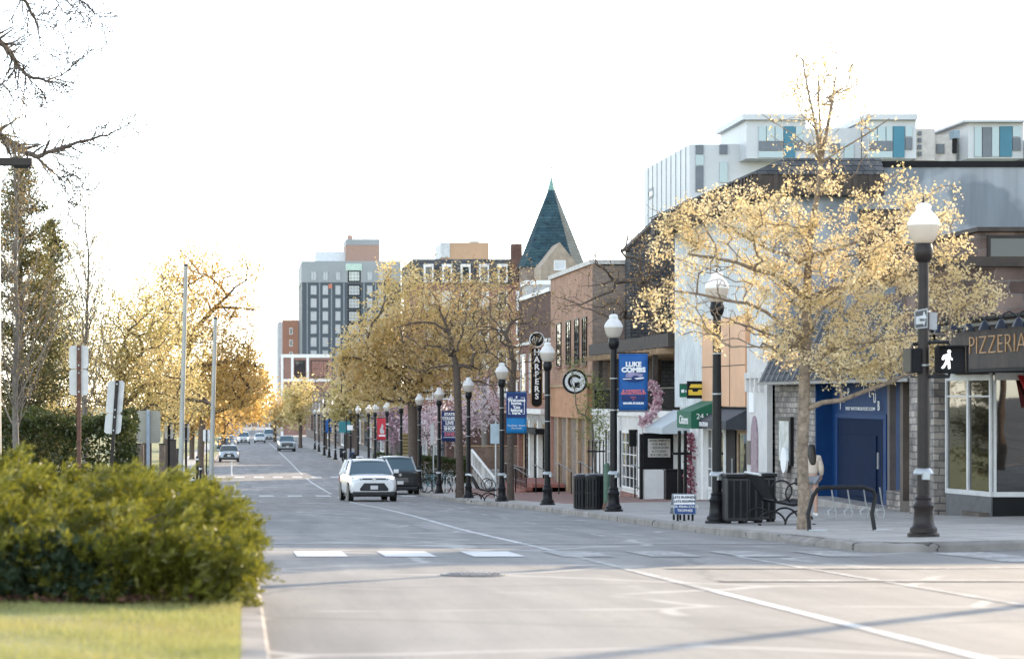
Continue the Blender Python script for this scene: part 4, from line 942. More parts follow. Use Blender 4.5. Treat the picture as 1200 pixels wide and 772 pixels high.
# --- tan brick building
b = bthing('brick_building', 'tan brick building with narrow tall windows and a round sign', 'building', 19, 112)
ya, yb = 105.0, 119.2
mb = MB(); mb.box(15.2, 15.6, ya+.003, yb, -1.0, 5.75); part(mb, 'wall', BRICK_T, b)
mb = MB(); mb.box(15.203, 30, ya, yb, -5, 5.7); part(mb, 'flank_wall', BRICK_G, b)
part(MB().box(15.08, 30, ya-.12, yb, 5.753, 5.95), 'coping', M('pale_coping', (.5,.48,.44), .7), b)
for x0, x1 in ((653,658),(664,669),(674,679),(683,688)):
    win_left(b, DF(x1), DF(x0), 1.45, 3.55, 15.19, BROWNIRON, GLASS, 2, 3, .07, sill=BRICK_R)
part(MB().box(14.98, 15.198, ya+.1, yb-.1, -.95, .45), 'sign_band', M('orange_brick_band', (.46,.24,.13), .8, var=.2, scale=2), b)
part(MB().box(14.9, 15.198, ya+.1, yb-.1, .453, .6), 'cornice', TANW, b)
part(MB().box(15.3, 15.6, ya+.1, yb-.1, -5, -1.0), 'shopfront', BLACKM, b)
for xx in (690, 680, 668, 657, 648):
    y = DF(xx); part(MB().box(15.05, 15.29, y-.28, y+.28, -5, -.96), 'column', TANW if xx != 648 else M('salmon_column', (.42,.22,.16), .7), b)
for x0, x1 in ((659,667),(670,679),(681,689)): win_left(b, DF(x1)+.3, DF(x0)-.3, -4.2, -1.2, 15.28, BROWNIRON, GLASS, 2, 2, .08, name='shop_window')
for x in (16.6, 18.2): win_front(b, x, x+1.0, 1.3, 3.4, ya, BROWNIRON, GLASS, 2, 1, .08)
win_front(b, 15.9, 17.2, -.4, 1.5, ya, TANW, GLASS, 3, 2, .09)
rs_ = thing('round_sign', 'round white and black sign projecting from the tan brick front', 'sign', (14.4, 104, .6))
Dr = 104.0; c = at(673.5, 447, Dr)
part(MB().lathe([(0,-.06),(.52,-.06),(.52,.06),(0,.06)], tuple(c), 28, axis='y'), 'disc', WTXT, rs_)
mb = MB(); th = np.linspace(0, 2*math.pi, 41)
for k in range(40):
    a0, a1 = th[k], th[k+1]; f = lambda a, r_: (c.x + r_*math.sin(a), c.y-.075, c.z + r_*math.cos(a))
    mb.prism([f(a0,.44), f(a1,.44), f(a1,.53), f(a0,.53)], (0,.16,0))
part(mb, 'rim', BLACK, rs_)
mb = MB(); f = lambda a, r_: (c.x + r_*math.sin(a), c.y-.075, c.z + r_*math.cos(a))
for k in range(12): a0 = -2.6 + k*.3; a1 = a0+.3; mb.prism([f(a0,.2),f(a1,.2),f(a1,.31),f(a0,.31)], (0,.01,0))
mb.box(c.x-.02, c.x+.2, c.y-.075, c.y-.065, c.z-.26, c.z-.04); part(mb, 'emblem', BLACKM, rs_)
part(MB().tube([(c.x+.5, c.y, c.z+.25), (15.2, 105.5, c.z+.25)], .03, 6), 'bracket', BLACK, rs_); part(MB().tube([(c.x+.5, c.y, c.z-.25), (15.2, 105.5, c.z-.25)], .03, 6), 'bracket', BLACK, rs_)

# --- clothing shop, dark upper brick
b = bthing('harpers_building', 'dark brick shop building behind the vertical sign', 'building', 19, 125)
ya, yb = 119.22, 133.0
part(MB().box(15.2, 28, ya, yb, 2.9, 5.2), 'wall', BRICK_D, b); part(MB().box(15.2, 28, ya, yb, -.6, 2.75), 'wall', BRICK_R, b)
part(MB().box(15.05, 15.6, ya, yb, 2.753, 2.897), 'ledge', WHITE, b); part(MB().box(15.1, 28, ya, yb, 5.203, 5.4), 'coping', WHITE, b)
for x0, x1 in ((611,616),(621,626),(633,638)): win_left(b, DF(x1), DF(x0), .2, 2.3, 15.19, WHITE, GLASS, 1, 1, .14)
part(MB().box(14.7, 15.2, ya, yb, -.85, -.603), 'cornice', WHITE, b)
for k in range(14): y = ya+.4+k*.98; part(MB().prism([(15.19,y,-.86),(14.8,y,-.86),(15.19,y,-1.4)], (0,.18,0)), 'bracket', WHITE, b)
part(MB().box(15.35, 28, ya, yb, -6, -.86), 'shopfront', TANW, b)
for x0, x1 in ((613,620),(624,630),(634,641)):
    win_left(b, DF(x1), DF(x0), -4.6, -1.9, 15.33, BLACKM, GLASS, 2, 1, .1, name='shop_door')
for x in (609, 622, 632, 643): y = DF(x); part(MB().box(15.1, 15.34, y-.25, y+.25, -6, -.87), 'column', WHITE if x != 609 else BRICK_R, b)
part(MB().box(14.5, 15.3, ya+.5, yb-.5, -1.85, -1.6), 'canopy', BLACKM, b)
vs = thing('vertical_sign', 'black vertical sign reading HARPERS with a round top', 'sign', (14.6, 116, 2)); Dv = 117.0
c = at(629, 435, Dv); x0, x1 = at(622.5,0,Dv).x, at(635.5,0,Dv).x; zt, zb = ZP(408, Dv), ZP(472, Dv)
pol = [(x0,Dv,zt),(x0,Dv,zb)] + [((x0+x1)/2 - (x1-x0)/2*math.cos(a), Dv, zb - .2*math.sin(a)) for a in np.linspace(.3, math.pi-.3, 7)] + [(x1,Dv,zb),(x1,Dv,zt)]
part(MB().prism(pol, (0,.2,0)), 'board', BLACKM, vs)
mb = MB(); mb.tube([(p[0], Dv-.01, p[2]) for p in pol] + [(pol[0][0], Dv-.01, pol[0][2])], .022, 5); part(mb, 'border', GOLD, vs)
for i, ch in enumerate('HARPERS'): text(ch, .40, WTXT, ((x0+x1)/2, Dv-.012, zt - .20 - i*.355), vs, world=True, bold=.012)
zc_ = ZP(398, Dv); xm = (x0+x1)/2
part(MB().lathe([(0,-.06),(.37,-.06),(.37,.16),(0,.16)], (xm, Dv, zc_), 24, axis='y'), 'disc', BLACKM, vs)
mb = MB(); tt = np.linspace(0, 2*math.pi, 25); mb.tube([(xm+.35*math.cos(a), Dv-.07, zc_+.35*math.sin(a)) for a in tt], .025, 5, cap=False)
mb.tube([(xm-.24,Dv-.07,zc_-.02),(xm-.15,Dv-.07,zc_+.16),(xm-.08,Dv-.07,zc_-.15),(xm+.02,Dv-.07,zc_+.08),(xm+.1,Dv-.07,zc_-.1),(xm+.24,Dv-.07,zc_+.16)], .03, 5); part(mb, 'emblem', WTXT, vs)
for z in (zt-.3, zb+.2): part(MB().tube([(x1, Dv+.1, z), (15.2, 119.4, z)], .03, 6), 'bracket', BLACK, vs)
# steps and rails before the shop
st = thing('entrance_steps', 'red brick steps with black iron railing before the dark brick shop', 'steps', (13.5, 118, ZW(13.5,118)))
mb = MB()
for k in range(3): z = ZW(13.5, 117); mb.box(12.9+.3*k, 15.0, 112.5, 121.5, z-.4, z+.16*(k+1))
part(mb, 'tread', M('red_step', (.30,.11,.08), .8, var=.25), st)
mb = MB(); z0 = ZW(13.5,117)+.3
mb.tube([(13.2,112.6,z0+.9),(13.2,121.4,z0+.9)], .03, 6); mb.tube([(13.2,112.6,z0+.25),(13.2,121.4,z0+.25)], .02, 6)
for y in np.arange(112.6, 121.5, .55): mb.tube([(13.2,y,z0-.2),(13.2,y,z0+.9)], .02, 5)
part(mb, 'railing', BLACK, st)
for i, (xx, yy, D, dx) in enumerate(((604,548,113,14),(628,545,110,12),(655,543,106,16),(680,541,103,22),(744,545,90,22))):
    hr = thing('handrail', ('steel handrail at the far end of the brick steps','steel handrail at the near end of the brick steps','steel handrail before the tan brick front','steel handrail with white foot beside the litter bin','long steel handrail down the white shop steps')[i], 'handrail', (XP(xx,D), D, ZW(XP(xx,D),D)))
    a = at(xx, yy, D); d_ = dx*D/FPX; zb_ = ZW(a.x, D)
    mb = MB(); mb.tube([(a.x-.15, D, a.z), (a.x, D, a.z), (a.x+d_, D, a.z-d_*.62), (a.x+d_+.08, D, a.z-d_*.62-.06)], .03, 7); part(mb, 'rail', STEEL, hr, smooth=60)
    mb = MB(); mb.tube([(a.x, D, a.z), (a.x, D, zb_)], .028, 6); mb.tube([(a.x+d_*.9, D, a.z-d_*.55), (a.x+d_*.9, D, zb_-.05)], .028, 6); part(mb, 'post', BLACK, hr)
    if i == 4: part(MB().tube([(a.x, D, zb_+.45), (a.x+d_*.95, D, zb_+.02)], .03, 6), 'lower_rail', STEEL, hr)

# --- white stair with balusters, brown wall
st = thing('white_stair', 'white railed stair rising beside the brown wall', 'stair', (13.3, 127, ZW(13.3,127)))
mb = MB(); P0 = at(580,560,128.5); P1 = at(553,527,139); mb.bar(P0, P1, .08, .10); mb.bar(P0-Vector((0,0,.85)), P1-Vector((0,0,.85)), .06, .07)
for k in range(17): q = P0.lerp(P1, k/16); mb.bar(q, q-Vector((0,0,.86)), .045 if k % 8 else .1, .045 if k % 8 else .1)
part(mb, 'railing', WHITE, st)
mb = MB()
for k in range(8): q = P0.lerp(P1, k/8); mb.box(q.x, q.x+1.6, q.y, q.y+1.35, ZW(13.3,128)-.6, q.z-.95)
part(mb, 'tread', KERB, st)
bw = thing('brown_wall', 'low brown timber wall behind the white stair', 'wall', (14, 143, ZW(14,143)))
mb = MB()
for k in range(26): x = 12.6+k*.16; mb.box(x, x+.15, 143, 143.08, ZW(14,143)-.1, -3.0 + .02*(k % 3))
part(mb, 'board', M('brown_board', (.20,.13,.095), .8, var=.3, scale=3), bw)
mb = MB(); mb.box(12.5, 16.9, 142.95, 143.15, -2.94, -2.86); part(mb, 'cap', TANW, bw)

# --- pale annex, church, long mansard block, far row
b = bthing('pale_annex', 'pale grey rendered annex stepping up behind the dark brick shop', 'building', 19, 140)
part(MB().box(15.8, 28, 134, 136.5, -6, 6.2), 'wall', M('grey_render', (.42,.41,.39), .8, var=.15), b); part(MB().box(15.7, 28.1, 133.9, 136.5, 6.203, 6.45), 'coping', WHITE, b)
for k in range(3): win_front(b, 17+2.6*k, 18.2+2.6*k, 3.0, 4.8, 134, WHITE, GLASS, 1, 1, .12)
b = bthing('church', 'stone church with a steep slate spire and green copper tip', 'church', 22.5, 175)
Dc = 172.0; ax = at(651.5,0,Dc).x; za = ZP(207, Dc+2.5); zbs = ZP(312, Dc); rr = 2.5; mb = MB(); n = 8
ring = lambda z, r_: [(ax + r_*math.cos(2*math.pi*k/n+.55), Dc+2.5 + r_*math.sin(2*math.pi*k/n+.55), z) for k in range(n)]
mb.grid([ring(zbs, rr)+[ring(zbs, rr)[0]], ring(zbs+.6, rr*.90)+[ring(zbs+.6, rr*.90)[0]], ring(za-.95, .24)+[ring(za-.95, .24)[0]]]); sp = part(mb, 'spire', brickmat('spire_slate', (.028,.062,.08), (.045,.085,.10), (.02,.03,.04), .5, .22, .015, var=.3), b)
mb = MB(); mb.grid([ring(za-1.0, .30)+[ring(za-1.0, .30)[0]], ring(za, .02)+[ring(za, .02)[0]]]); part(mb, 'copper_tip', M('verdigris', (.16,.30,.26), .6, var=.2), sp)
mb = MB(); mb.tube([(ax,Dc+2.5,za-.1),(ax,Dc+2.5,za+.95)], .035, 6); mb.bar((ax-.16,Dc+2.5,za+.62),(ax+.16,Dc+2.5,za+.62), .05, .05); part(mb, 'cross', BROWNIRON, sp)
mb = MB(); pr = ring(-6, rr*.93); mb.prism(pr, (0,0,zbs+6)); part(mb, 'tower', BRICK_G, b)
gx = at(656,0,168).x; zg = ZP(284,168); zl = ZP(312,168); mb = MB()
mb.prism([(gx-1.3,168,-6),(gx+1.3,168,-6),(gx+1.3,168,zl),(gx,168,zg),(gx-1.3,168,zl)], (0,4,0)); part(mb, 'gable', M('tan_stone', (.36,.29,.22), .85, var=.25), b)
win_front(b, gx-.42, gx+.42, ZP(317,168), ZP(305,168), 168, WHITE, M('white_louvre', (.6,.62,.64), .6), 1, 3, .1)
mb = MB(); mb.prism([(13.6+3,166,-6),(30,166,-6),(30,166,8),(24,166,9.2),(16.6,166,8.6)], (0,1,0))
part(MB().box(24.5, 34, 176, 190, -6, 9.5), 'nave_wall', BRICK_G, b)
b = bthing('mansard_block', 'long red brick block with a dark mansard roof and white dormers', 'building', 20, 215)
Dm = 212.0; z1 = ZP(303, Dm); z2 = ZP(333, Dm)
part(MB().box(15.2, 25.5, Dm, Dm+16, -8, z2), 'wall', BRICK_R, b)
mb = MB(); mb.prism([(15.0,Dm-.2,z2+.003),(25.5,Dm-.2,z2+.003),(25.5,Dm+.9,z1),(15.0,Dm+.9,z1)], (0,.2,0)); mb.box(15.0, 25.5, Dm+1.1, Dm+16, z2+.003, z1-.003); rf = part(mb, 'roof', SLATE, b)
mb = MB(); mb.box(23.6, 24.5, Dm-.3, Dm+1, z2, ZP(286, Dm)); part(mb, 'chimney', BRICK_D, rf)
for k in range(6):
    x = 15.9 + 1.62*k
    d_ = part(MB().box(x, x+.85, Dm-.28, Dm+.8, z2+.15, z2+1.75), 'dormer', WHITE, rf); part(MB().box(x+.15, x+.7, Dm-.30, Dm-.283, z2+.3, z2+1.5), 'pane', GLASS, d_)
    for j in range(4): win_front(b, x, x+.85, z2-2.3-2.6*j, z2-.6-2.6*j, Dm, WHITE, M('white_blind', (.6,.6,.6), .6) if (k+j) % 2 else GLASS, 1, 1, .12)
b = bthing('brick_row', 'far row of brick shops along the right pavement', 'building', 19, 190)
part(MB().box(15.2, 15.3+8, 180, 211, -8, -1.2), 'wall', BRICK_D, b)
for k in range(5): win_left(b, 182+5.6*k, 186.5+5.6*k, -5.0, -2.6, 15.19, WHITE if k % 2 else BLACKM, GLASS, 3, 0, .12, name='shop_window'); 
for k in range(5): part(MB().prism([(15.18,182+5.6*k,-1.9),(14.2,182+5.6*k,-2.5),(15.18,182+5.6*k,-2.5)], (0,4.5,0)), 'awning', (REDC, GREEN, BLACKM, GREYC, BLUE)[k], b)
b = bthing('grey_row', 'far grey shop row beyond the brick shops', 'building', 19, 270)
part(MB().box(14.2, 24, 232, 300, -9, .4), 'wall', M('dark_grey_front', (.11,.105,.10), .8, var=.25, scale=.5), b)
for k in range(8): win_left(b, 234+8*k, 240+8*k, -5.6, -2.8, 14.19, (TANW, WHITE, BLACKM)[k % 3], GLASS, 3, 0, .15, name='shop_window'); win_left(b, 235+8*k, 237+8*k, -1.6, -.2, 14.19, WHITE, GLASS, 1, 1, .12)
b = bthing('brown_row', 'farthest low brown shop row on the right before the banded block', 'building', 18, 400)
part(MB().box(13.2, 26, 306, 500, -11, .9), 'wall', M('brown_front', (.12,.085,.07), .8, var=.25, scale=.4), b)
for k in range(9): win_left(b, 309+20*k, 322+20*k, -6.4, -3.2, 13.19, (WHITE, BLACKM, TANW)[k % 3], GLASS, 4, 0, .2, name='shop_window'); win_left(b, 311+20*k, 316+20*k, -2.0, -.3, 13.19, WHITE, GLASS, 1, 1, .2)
b = bthing('orange_penthouse_block', 'distant block with an orange brick penthouse', 'building', 40, 330)
part(MB().box(XP(517,330), XP(573,330), 330, 340, -8, ZP(284,330)), 'wall', M('orange_brick_far', (.46,.30,.19), .8, var=.12, scale=.3), b)
part(MB().box(XP(517,330)-.06, XP(527,330), 329.9, 340.1, ZP(302,330), ZP(284.6,330)), 'stair_tower', M('pale_metal', (.5,.52,.53), .6), b); part(MB().box(XP(552,330), XP(562,330), 331, 333, ZP(283.9,330), ZP(281,330)), 'vent', STEEL, b)

# --- hotel
Dh = 600.0; b = bthing('hotel_tower', 'dark grey hotel tower with a pale top storey far down the street', 'building', 25, Dh)
HX0, HX1 = XP(354,Dh), XP(470,Dh); DKC = M('charcoal_cladding', (.06,.075,.09), .6, var=.12, scale=.08); LGC = M('pale_grey_cladding', (.27,.29,.30), .6, var=.1, scale=.1)
part(MB().box(HX0, HX1, Dh, Dh+40, -12, ZP(331,Dh)), 'wall', DKC, b); part(MB().box(HX0-.15, HX1, Dh-.15, Dh+40, ZP(331,Dh)+.003, ZP(306,Dh)), 'top_storey', LGC, b)
part(MB().box(XP(371,Dh), XP(406,Dh), Dh+6, Dh+20, ZP(306,Dh)+.003, ZP(293,Dh)), 'plant_room', M('white_cladding', (.6,.62,.63), .6), b)
part(MB().box(XP(406,Dh)+.003, XP(446,Dh), Dh+4, Dh+20, ZP(306,Dh)+.003, ZP(286,Dh)), 'penthouse', M('penthouse_brick', (.34,.22,.17), .7), b)
part(MB().box(XP(406,Dh), XP(446,Dh), Dh+3.9, Dh+20, ZP(286,Dh)+.003, ZP(279,Dh)), 'parapet', LGC, b); part(MB().box(XP(409,Dh), XP(415,Dh), Dh+8, Dh+10, ZP(279,Dh)+.003, ZP(273,Dh)), 'chimney', M('penthouse_brick_b', (.4,.26,.2), .7), b)
part(MB().box(XP(405,Dh), XP(424,Dh), Dh-.3, Dh-.16, ZP(317,Dh), ZP(309,Dh)), 'sign_panel', M('pale_green_sign', (.42,.55,.47), .5), b)
WF = M('window_frame_far', (.32,.34,.36), .6); WG = glassmat('hotel_glass', (.30,.33,.36), .6, 0, .1)
cols = [(364,371),(378,384.5),(393,399),(430,436.5),(443,449.5)]
for j in range(9):
    yt = 318 if j == 0 else 334.5 + 15.2*(j-1); zt_, zb_ = ZP(yt,Dh), ZP(yt+10.8,Dh)
    for x0, x1 in cols: win_front(b, XP(x0,Dh), XP(x1,Dh), zb_, zt_, Dh-(.16 if j == 0 else 0), WF if j else LGC, WG, 2, 0, .12, out=.1)
    win_front(b, XP(407.5,Dh), XP(422.5,Dh), ZP(yt+12.5,Dh), ZP(yt-1,Dh), Dh-(.16 if j == 0 else 0), BLACKM, glassmat('hotel_lobby_glass', (.42,.47,.45), .6, 0, .1) if j == 0 else WG, 4, 2, .3, out=.12)
mb = MB()
for x in (360, 374.5, 388.5, 403, 426.5, 440): mb.box(XP(x,Dh)-.15, XP(x,Dh)+.15, Dh-.12, Dh-.003, -12, ZP(331.5,Dh))
part(mb, 'vertical_fin', M('fin_metal', (.20,.23,.25), .5, .3), b)
part(MB().box(XP(385,Dh), XP(389,Dh), Dh-.2, Dh-.125, ZP(338,Dh), ZP(333,Dh)), 'emblem', M('red_emblem', (.5,.16,.10), .6), b)
b = bthing('orange_brick_block', 'orange brick apartment block left of the hotel', 'building', 12, 640); Dq = 640.0
part(MB().box(XP(331,Dq), XP(358,Dq), Dq, Dq+40, -14, ZP(375,Dq)), 'wall', M('orange_brick', (.42,.21,.14), .8, var=.12, scale=.2), b); part(MB().box(XP(326,Dq), XP(331,Dq)-.003, Dq+1, Dq+40, -14, ZP(377,Dq)), 'pale_bay', M('pale_bay_panel', (.55,.56,.57), .7), b)
for j in range(4): win_front(b, XP(339,Dq), XP(343,Dq), ZP(392+14*j,Dq), ZP(384+14*j,Dq), Dq, WHITE, GLASS, 1, 0, .2)
Dl = 540.0; b = bthing('banded_brick_block', 'low brick block with white bands before the hotel', 'building', 16, Dl)
part(MB().box(XP(330,Dl), XP(389,Dl), Dl, Dl+30, -12, ZP(417,Dl)), 'wall', M('brown_brick_far', (.27,.15,.12), .8, var=.15, scale=.2), b)
mb = MB(); mb.box(XP(329,Dl), XP(389,Dl), Dl-.2, Dl-.003, ZP(419,Dl), ZP(415,Dl)); mb.box(XP(329,Dl), XP(389,Dl), Dl-.2, Dl-.003, ZP(447,Dl), ZP(444,Dl)); mb.box(XP(341,Dl), XP(344,Dl), Dl-.25, Dl-.203, ZP(446,Dl), ZP(416,Dl)); mb.box(XP(359,Dl), XP(362,Dl), Dl-.25, Dl-.203, ZP(446,Dl), ZP(416,Dl)); mb.box(XP(329,Dl), XP(332,Dl), Dl-.25, Dl-.203, -12, ZP(416,Dl)); part(mb, 'white_band', WHITE, b)
for x0, x1 in ((345,358),(364,384)): win_front(b, XP(x0,Dl), XP(x1,Dl), ZP(442,Dl), ZP(422,Dl), Dl, BROWNIRON, GLASS if x0 < 360 else BRICK_R, 4, 1, .2)
b = bthing('far_bridge_block', 'low tan building closing the far end of the street', 'building', 0, 760); De = 760.0
part(MB().box(XP(240,De), XP(330,De), De, De+20, -16, ZP(490,De)), 'wall', M('far_tan', (.25,.2,.17), .8), b); part(MB().prism([(XP(285,De),De-1,ZP(490,De)+.003),(XP(305,De),De-1,ZP(490,De)+.003),(XP(295,De),De-1,ZP(480,De))], (0,20,0)), 'roof', M('far_roof', (.2,.18,.17), .8), b)
for k in range(6): win_front(b, XP(250+13*k,De), XP(256+13*k,De), ZP(503,De), ZP(496,De), De, WHITE, GLASS, 1, 0, .3)

# --- modern white apartments behind
b = bthing('modern_apartments', 'modern white panelled apartment block with teal glass rising behind the grey wall', 'building', 45, 160)
Da = 150.0; ax0 = XP(808,Da); P = lambda x: XP(x, Da); Zp = lambda y: ZP(y, Da)
WP = M('white_panel', (.47,.49,.50), .5, var=.08, scale=.4); DG = M('dark_grey_panel', (.12,.14,.16), .5, var=.1); TEAL = M('teal_panel', (.02,.15,.22), .4, var=.15, scale=.3); LG = glassmat('pale_reflective_glass', (.28,.36,.37), .7, 0, .08)
part(MB().box(ax0, P(1235), Da, Da+17, -8, Zp(169)), 'wall', WP, b)
mb = MB()
for k in range(9): y = Da+1.2+1.75*k; mb.box(ax0-.03, ax0, y, y+.06, -6, Zp(169)); 
part(mb, 'panel_joint', DG, b)
win_left(b, Da+13.2, Da+15.2, Zp(211), Zp(198), ax0, DG, LG, 1, 0, .2)
mb = MB(); mb.box(P(866), P(935), Da-2.2, Da+6, Zp(190), Zp(146)); mb.box(P(860), P(935), Da-2.6, Da+6, Zp(146)+.003, Zp(146)+.35); part(mb, 'roof_pavilion', WP, b)
mb = MB(); mb.box(P(1006), P(1062), Da-2.2, Da+6, Zp(190), Zp(146)); mb.box(P(1002), P(1062), Da-2.6, Da+6, Zp(146)+.003, Zp(146)+.35); part(mb, 'roof_pavilion', WP, b)
mb = MB(); mb.box(P(1122), P(1186), Da-2.2, Da+6, Zp(190), Zp(149)); mb.box(P(1113), P(1186), Da-2.8, Da+6, Zp(149)+.003, Zp(146)); part(mb, 'roof_pavilion', WP, b)
mb = MB(); mb.box(P(935)+.01, P(1005), Da-.8, Da+8, Zp(190), Zp(152)); part(mb, 'wall', WP, b)
mb = MB(); mb.box(P(1067), P(1090), Da-1, Da+8, Zp(190), Zp(153)); mb.box(P(1090), P(1118), Da-.4, Da+8, Zp(190), Zp(159)); part(mb, 'wall', M('beige_panel', (.5,.48,.45), .6), b)
def panel(x0, x1, y0, y1, Y, m, nm): part(MB().box(P(x0), P(x1), Y-.12, Y-.003, Zp(y1), Zp(y0)), nm, m, b)
F1 = Da-2.2
for (x0,x1,y0,y1,m,nm) in ((880,888,153,170,LG,'pane'),(889,898,153,170,LG,'pane'),(899,908,153,170,LG,'pane'),(909,922,153,189,TEAL,'teal_panel'),(880,908,170.5,181,DG,'dark_panel'),(922.5,931,170,181,DG,'dark_panel'),(922.5,931,153,169,LG,'pane'),(880,908,182,189,LG,'pane'),
        (1008,1016,153,170,LG,'pane'),(1017,1026,153,170,LG,'pane'),(1027,1034,153,170,LG,'pane'),(1035,1048,153,189,TEAL,'teal_panel'),(1008,1034,170.5,181,DG,'dark_panel'),(1049,1057,153,165,LG,'pane'),(1049,1057,166,180,DG,'dark_panel'),(1008,1034,182,189,LG,'pane'),
        (1129,1137,154,188,LG,'pane'),(1138,1148,154,188,DG,'dark_panel'),(1149,1157,154,188,LG,'pane'),(1158,1172,153,188,TEAL,'teal_panel'),(1173,1182,153,165,LG,'pane'),(1173,1182,166,181,DG,'dark_panel')): panel(x0,x1,y0,y1,F1,m,nm)
for (x0,x1,y0,y1,m,nm) in ((815,824,170,181,DG,'dark_panel'),(815,824,182,194,LG,'pane'),(815,824,195,225,DG,'dark_panel'),(843,852,170,181,DG,'dark_panel'),(843,852,190,214,LG,'pane')): panel(x0,x1,y0,y1,Da,m,nm)
for (x0,x1,y0,y1,m,nm) in ((942,952,170,181,DG,'dark_panel'),(968,980,170,181,DG,'dark_panel'),(968,980,182,189,LG,'pane'),(985,996,170,189,LG,'pane')): panel(x0,x1,y0,y1,Da-.8,m,nm)
for (x0,x1,y0,y1,m,nm) in ((1095,1104,170,181,DG,'dark_panel'),(1114,1118,170,181,DG,'dark_panel')): panel(x0,x1,y0,y1,Da-.4,m,nm)
for k in range(4): panel(1070, 1074, 156+8*k, 161+8*k, Da-1, DG, 'window')
part(MB().box(P(1188), P(1235), Da-3, Da+8, Zp(190), Zp(168)), 'wall', DG, b)
vt = part(MB().box(P(1085), P(1091), Da-6, Da-5, Zp(174), Zp(165)), 'roof_vent', M('vent_blue', (.2,.27,.32), .5), b); part(MB().tube([(P(1088), Da-5.5, Zp(190)), (P(1088), Da-5.5, Zp(174))], .15, 8), 'vent_stack', BLACKM, vt)
# slate roofed house between brick building and white building
b = bthing('yard_sun_blocker', 'unseen block added behind the white shop to shade the road', 'building', 27, 97)
part(MB().box(20.6, 34, 90, 103, -5, 8.1), 'wall', BRICK_G, b); part(MB().box(20.5, 34.1, 89.9, 103.1, 8.103, 8.25), 'coping', DARKW, b)  # hidden from the camera, added to block sunlight over the shop terrace
for k in range(4): win_left(b, 91+3*k, 92.4+3*k, 4.2, 6.2, 20.59, WHITE, GLASS, 2, 1, .1)
b = bthing('slate_house', 'house with a steep slate side roof left of the white building', 'building', 19, 100)
mb = MB(); mb.prism([(XP(738,103.5),103.5,-1),(XP(738,103.5),103.5,ZP(290,103.5)),(XP(772,103.5),103.5,ZP(258,103.5)),(XP(800,103.5),103.5,ZP(240,103.5)),(XP(800,103.5),103.5,-1)], (0,1.3,0)); part(mb, 'gable_wall', SLATE, b)
mb = MB(); mb.prism([(XP(734,103.5),103.4,ZP(294,103.5)),(XP(734,103.5),103.4,ZP(290,103.5)),(XP(772,103.5),103.4,ZP(254,103.5)),(XP(772,103.5),103.4,ZP(258,103.5))], (0,1.5,0)); part(mb, 'bargeboard', DARKW, b)

# ------------------------------------------------------------------ street lamps
GLP = 'globe street lamps along the right kerb'
def make_lamp():
    t = thing('street_lamp', 'x', 'street lamp', (0,0,0), 0, GLP)
    MB().lathe([(.235,0),(.235,.05),(.20,.07),(.20,.13),(.165,.17),(.15,.22),(.135,.40),(.15,.43),(.155,.47),(.13,.51),(.115,.55),(.125,.58),(.10,.62)], (0,0,0), 16).build('base', BLACK, t, smooth=35)
    mb = MB(); mb.lathe([(.096,.60),(.092,2.0),(.078,4.12)], (0,0,0), 14); pole = mb.build('pole', BLACK, t, smooth=50)
    mb = MB()
    for z in (2.55, 3.35): mb.lathe([(.092,z),(.102,z+.005),(.102,z+.025),(.092,z+.03)], (0,0,0), 14)
    mb.build('band', STEEL, pole, smooth=50)
    MB().lathe([(.08,4.10),(.11,4.13),(.135,4.20),(.145,4.28),(.13,4.34),(.12,4.38),(.13,4.39)], (0,0,0), 16).build('collar', BLACK, t, smooth=40)
    g = MB().lathe([(.125,4.385),(.17,4.44),(.205,4.52),(.225,4.60),(.228,4.66)], (0,0,0), 24).build('globe', PRISM, t, smooth=60)
    MB().lathe([(.236,4.655),(.236,4.685),(.215,4.74),(.17,4.81),(.12,4.865),(.105,4.885),(.115,4.91),(.11,4.945),(.085,4.975),(.03,4.995)], (0,0,0), 24).build('globe_cap', OPAL, g, smooth=50)
    MB().lathe([(.012,4.985),(.028,5.0),(.012,5.02),(.016,5.04),(.004,5.12)], (0,0,0), 8).build('finial', BLACK, g, smooth=60)
    mb = MB(); mb.box(-.05, .05, -.17, -.09, .86, .97); mb.lathe([(.14,.93),(.15,.95),(.13,1.0),(.09,1.03)], (0,0,0), 14); mb.build('outlet_cover', STEEL, t, smooth=40)
    return t
lamp0 = make_lamp()
LD = [(36.2, XP(1082,36.2), 'bronze black street lamp at the corner carrying the walk signal'),
      (48.0, XP(840,48), 'black street lamp between the sandwich board and the litter bins'),
      (61.2, XP(719,61.2), 'black street lamp carrying the large concert banner'),
      (74.2, XP(641.5,74.2), 'black street lamp in front of the vertical sign'),
      (87.0, XP(588,87), 'black street lamp carrying the blue welcome banner'),
      (100.1, XP(549,100.1), 'black street lamp beside the bare tree trunk, left of the far bench'),
      (114.2, XP(514.5,114.2), 'black street lamp carrying the navy town banner'),
      (126.5, XP(491.5,126.5), 'black street lamp beside the thick trunk of the round tree')]
ordn = ['first','second','third','fourth','fifth','sixth','seventh','eighth','ninth','tenth','eleventh','twelfth']
for i, (x, D) in enumerate(((470,139.5),(453.5,152.5),(439.5,165.5),(432,178.5),(419.5,191.5),(410.7,204.5),(404,217.5),(393,230.5),(385.7,243),(380,256),(373.7,282),(369,300))):
    LD.append((D, XP(x, D), ('far street lamp directly left of the round tree trunk','far street lamp right of the red banner','far street lamp carrying the red banner','far street lamp just left of the red banner lamp')[i] if i < 4 else f'{ordn[i-3]} distant street lamp counting left from the red banner group' if i not in (9,) else 'distant street lamp carrying the small blue banner'))
lamps = []
for i, (D, X, lab) in enumerate(LD):
    if i == 0: o = lamp0; o['label'] = lab; o.location = (X, D, ZW(X, D))
    else: o = dup(lamp0, (X, D, ZW(X, D)), rz=.3*i, label=lab)
    lamps.append(o)
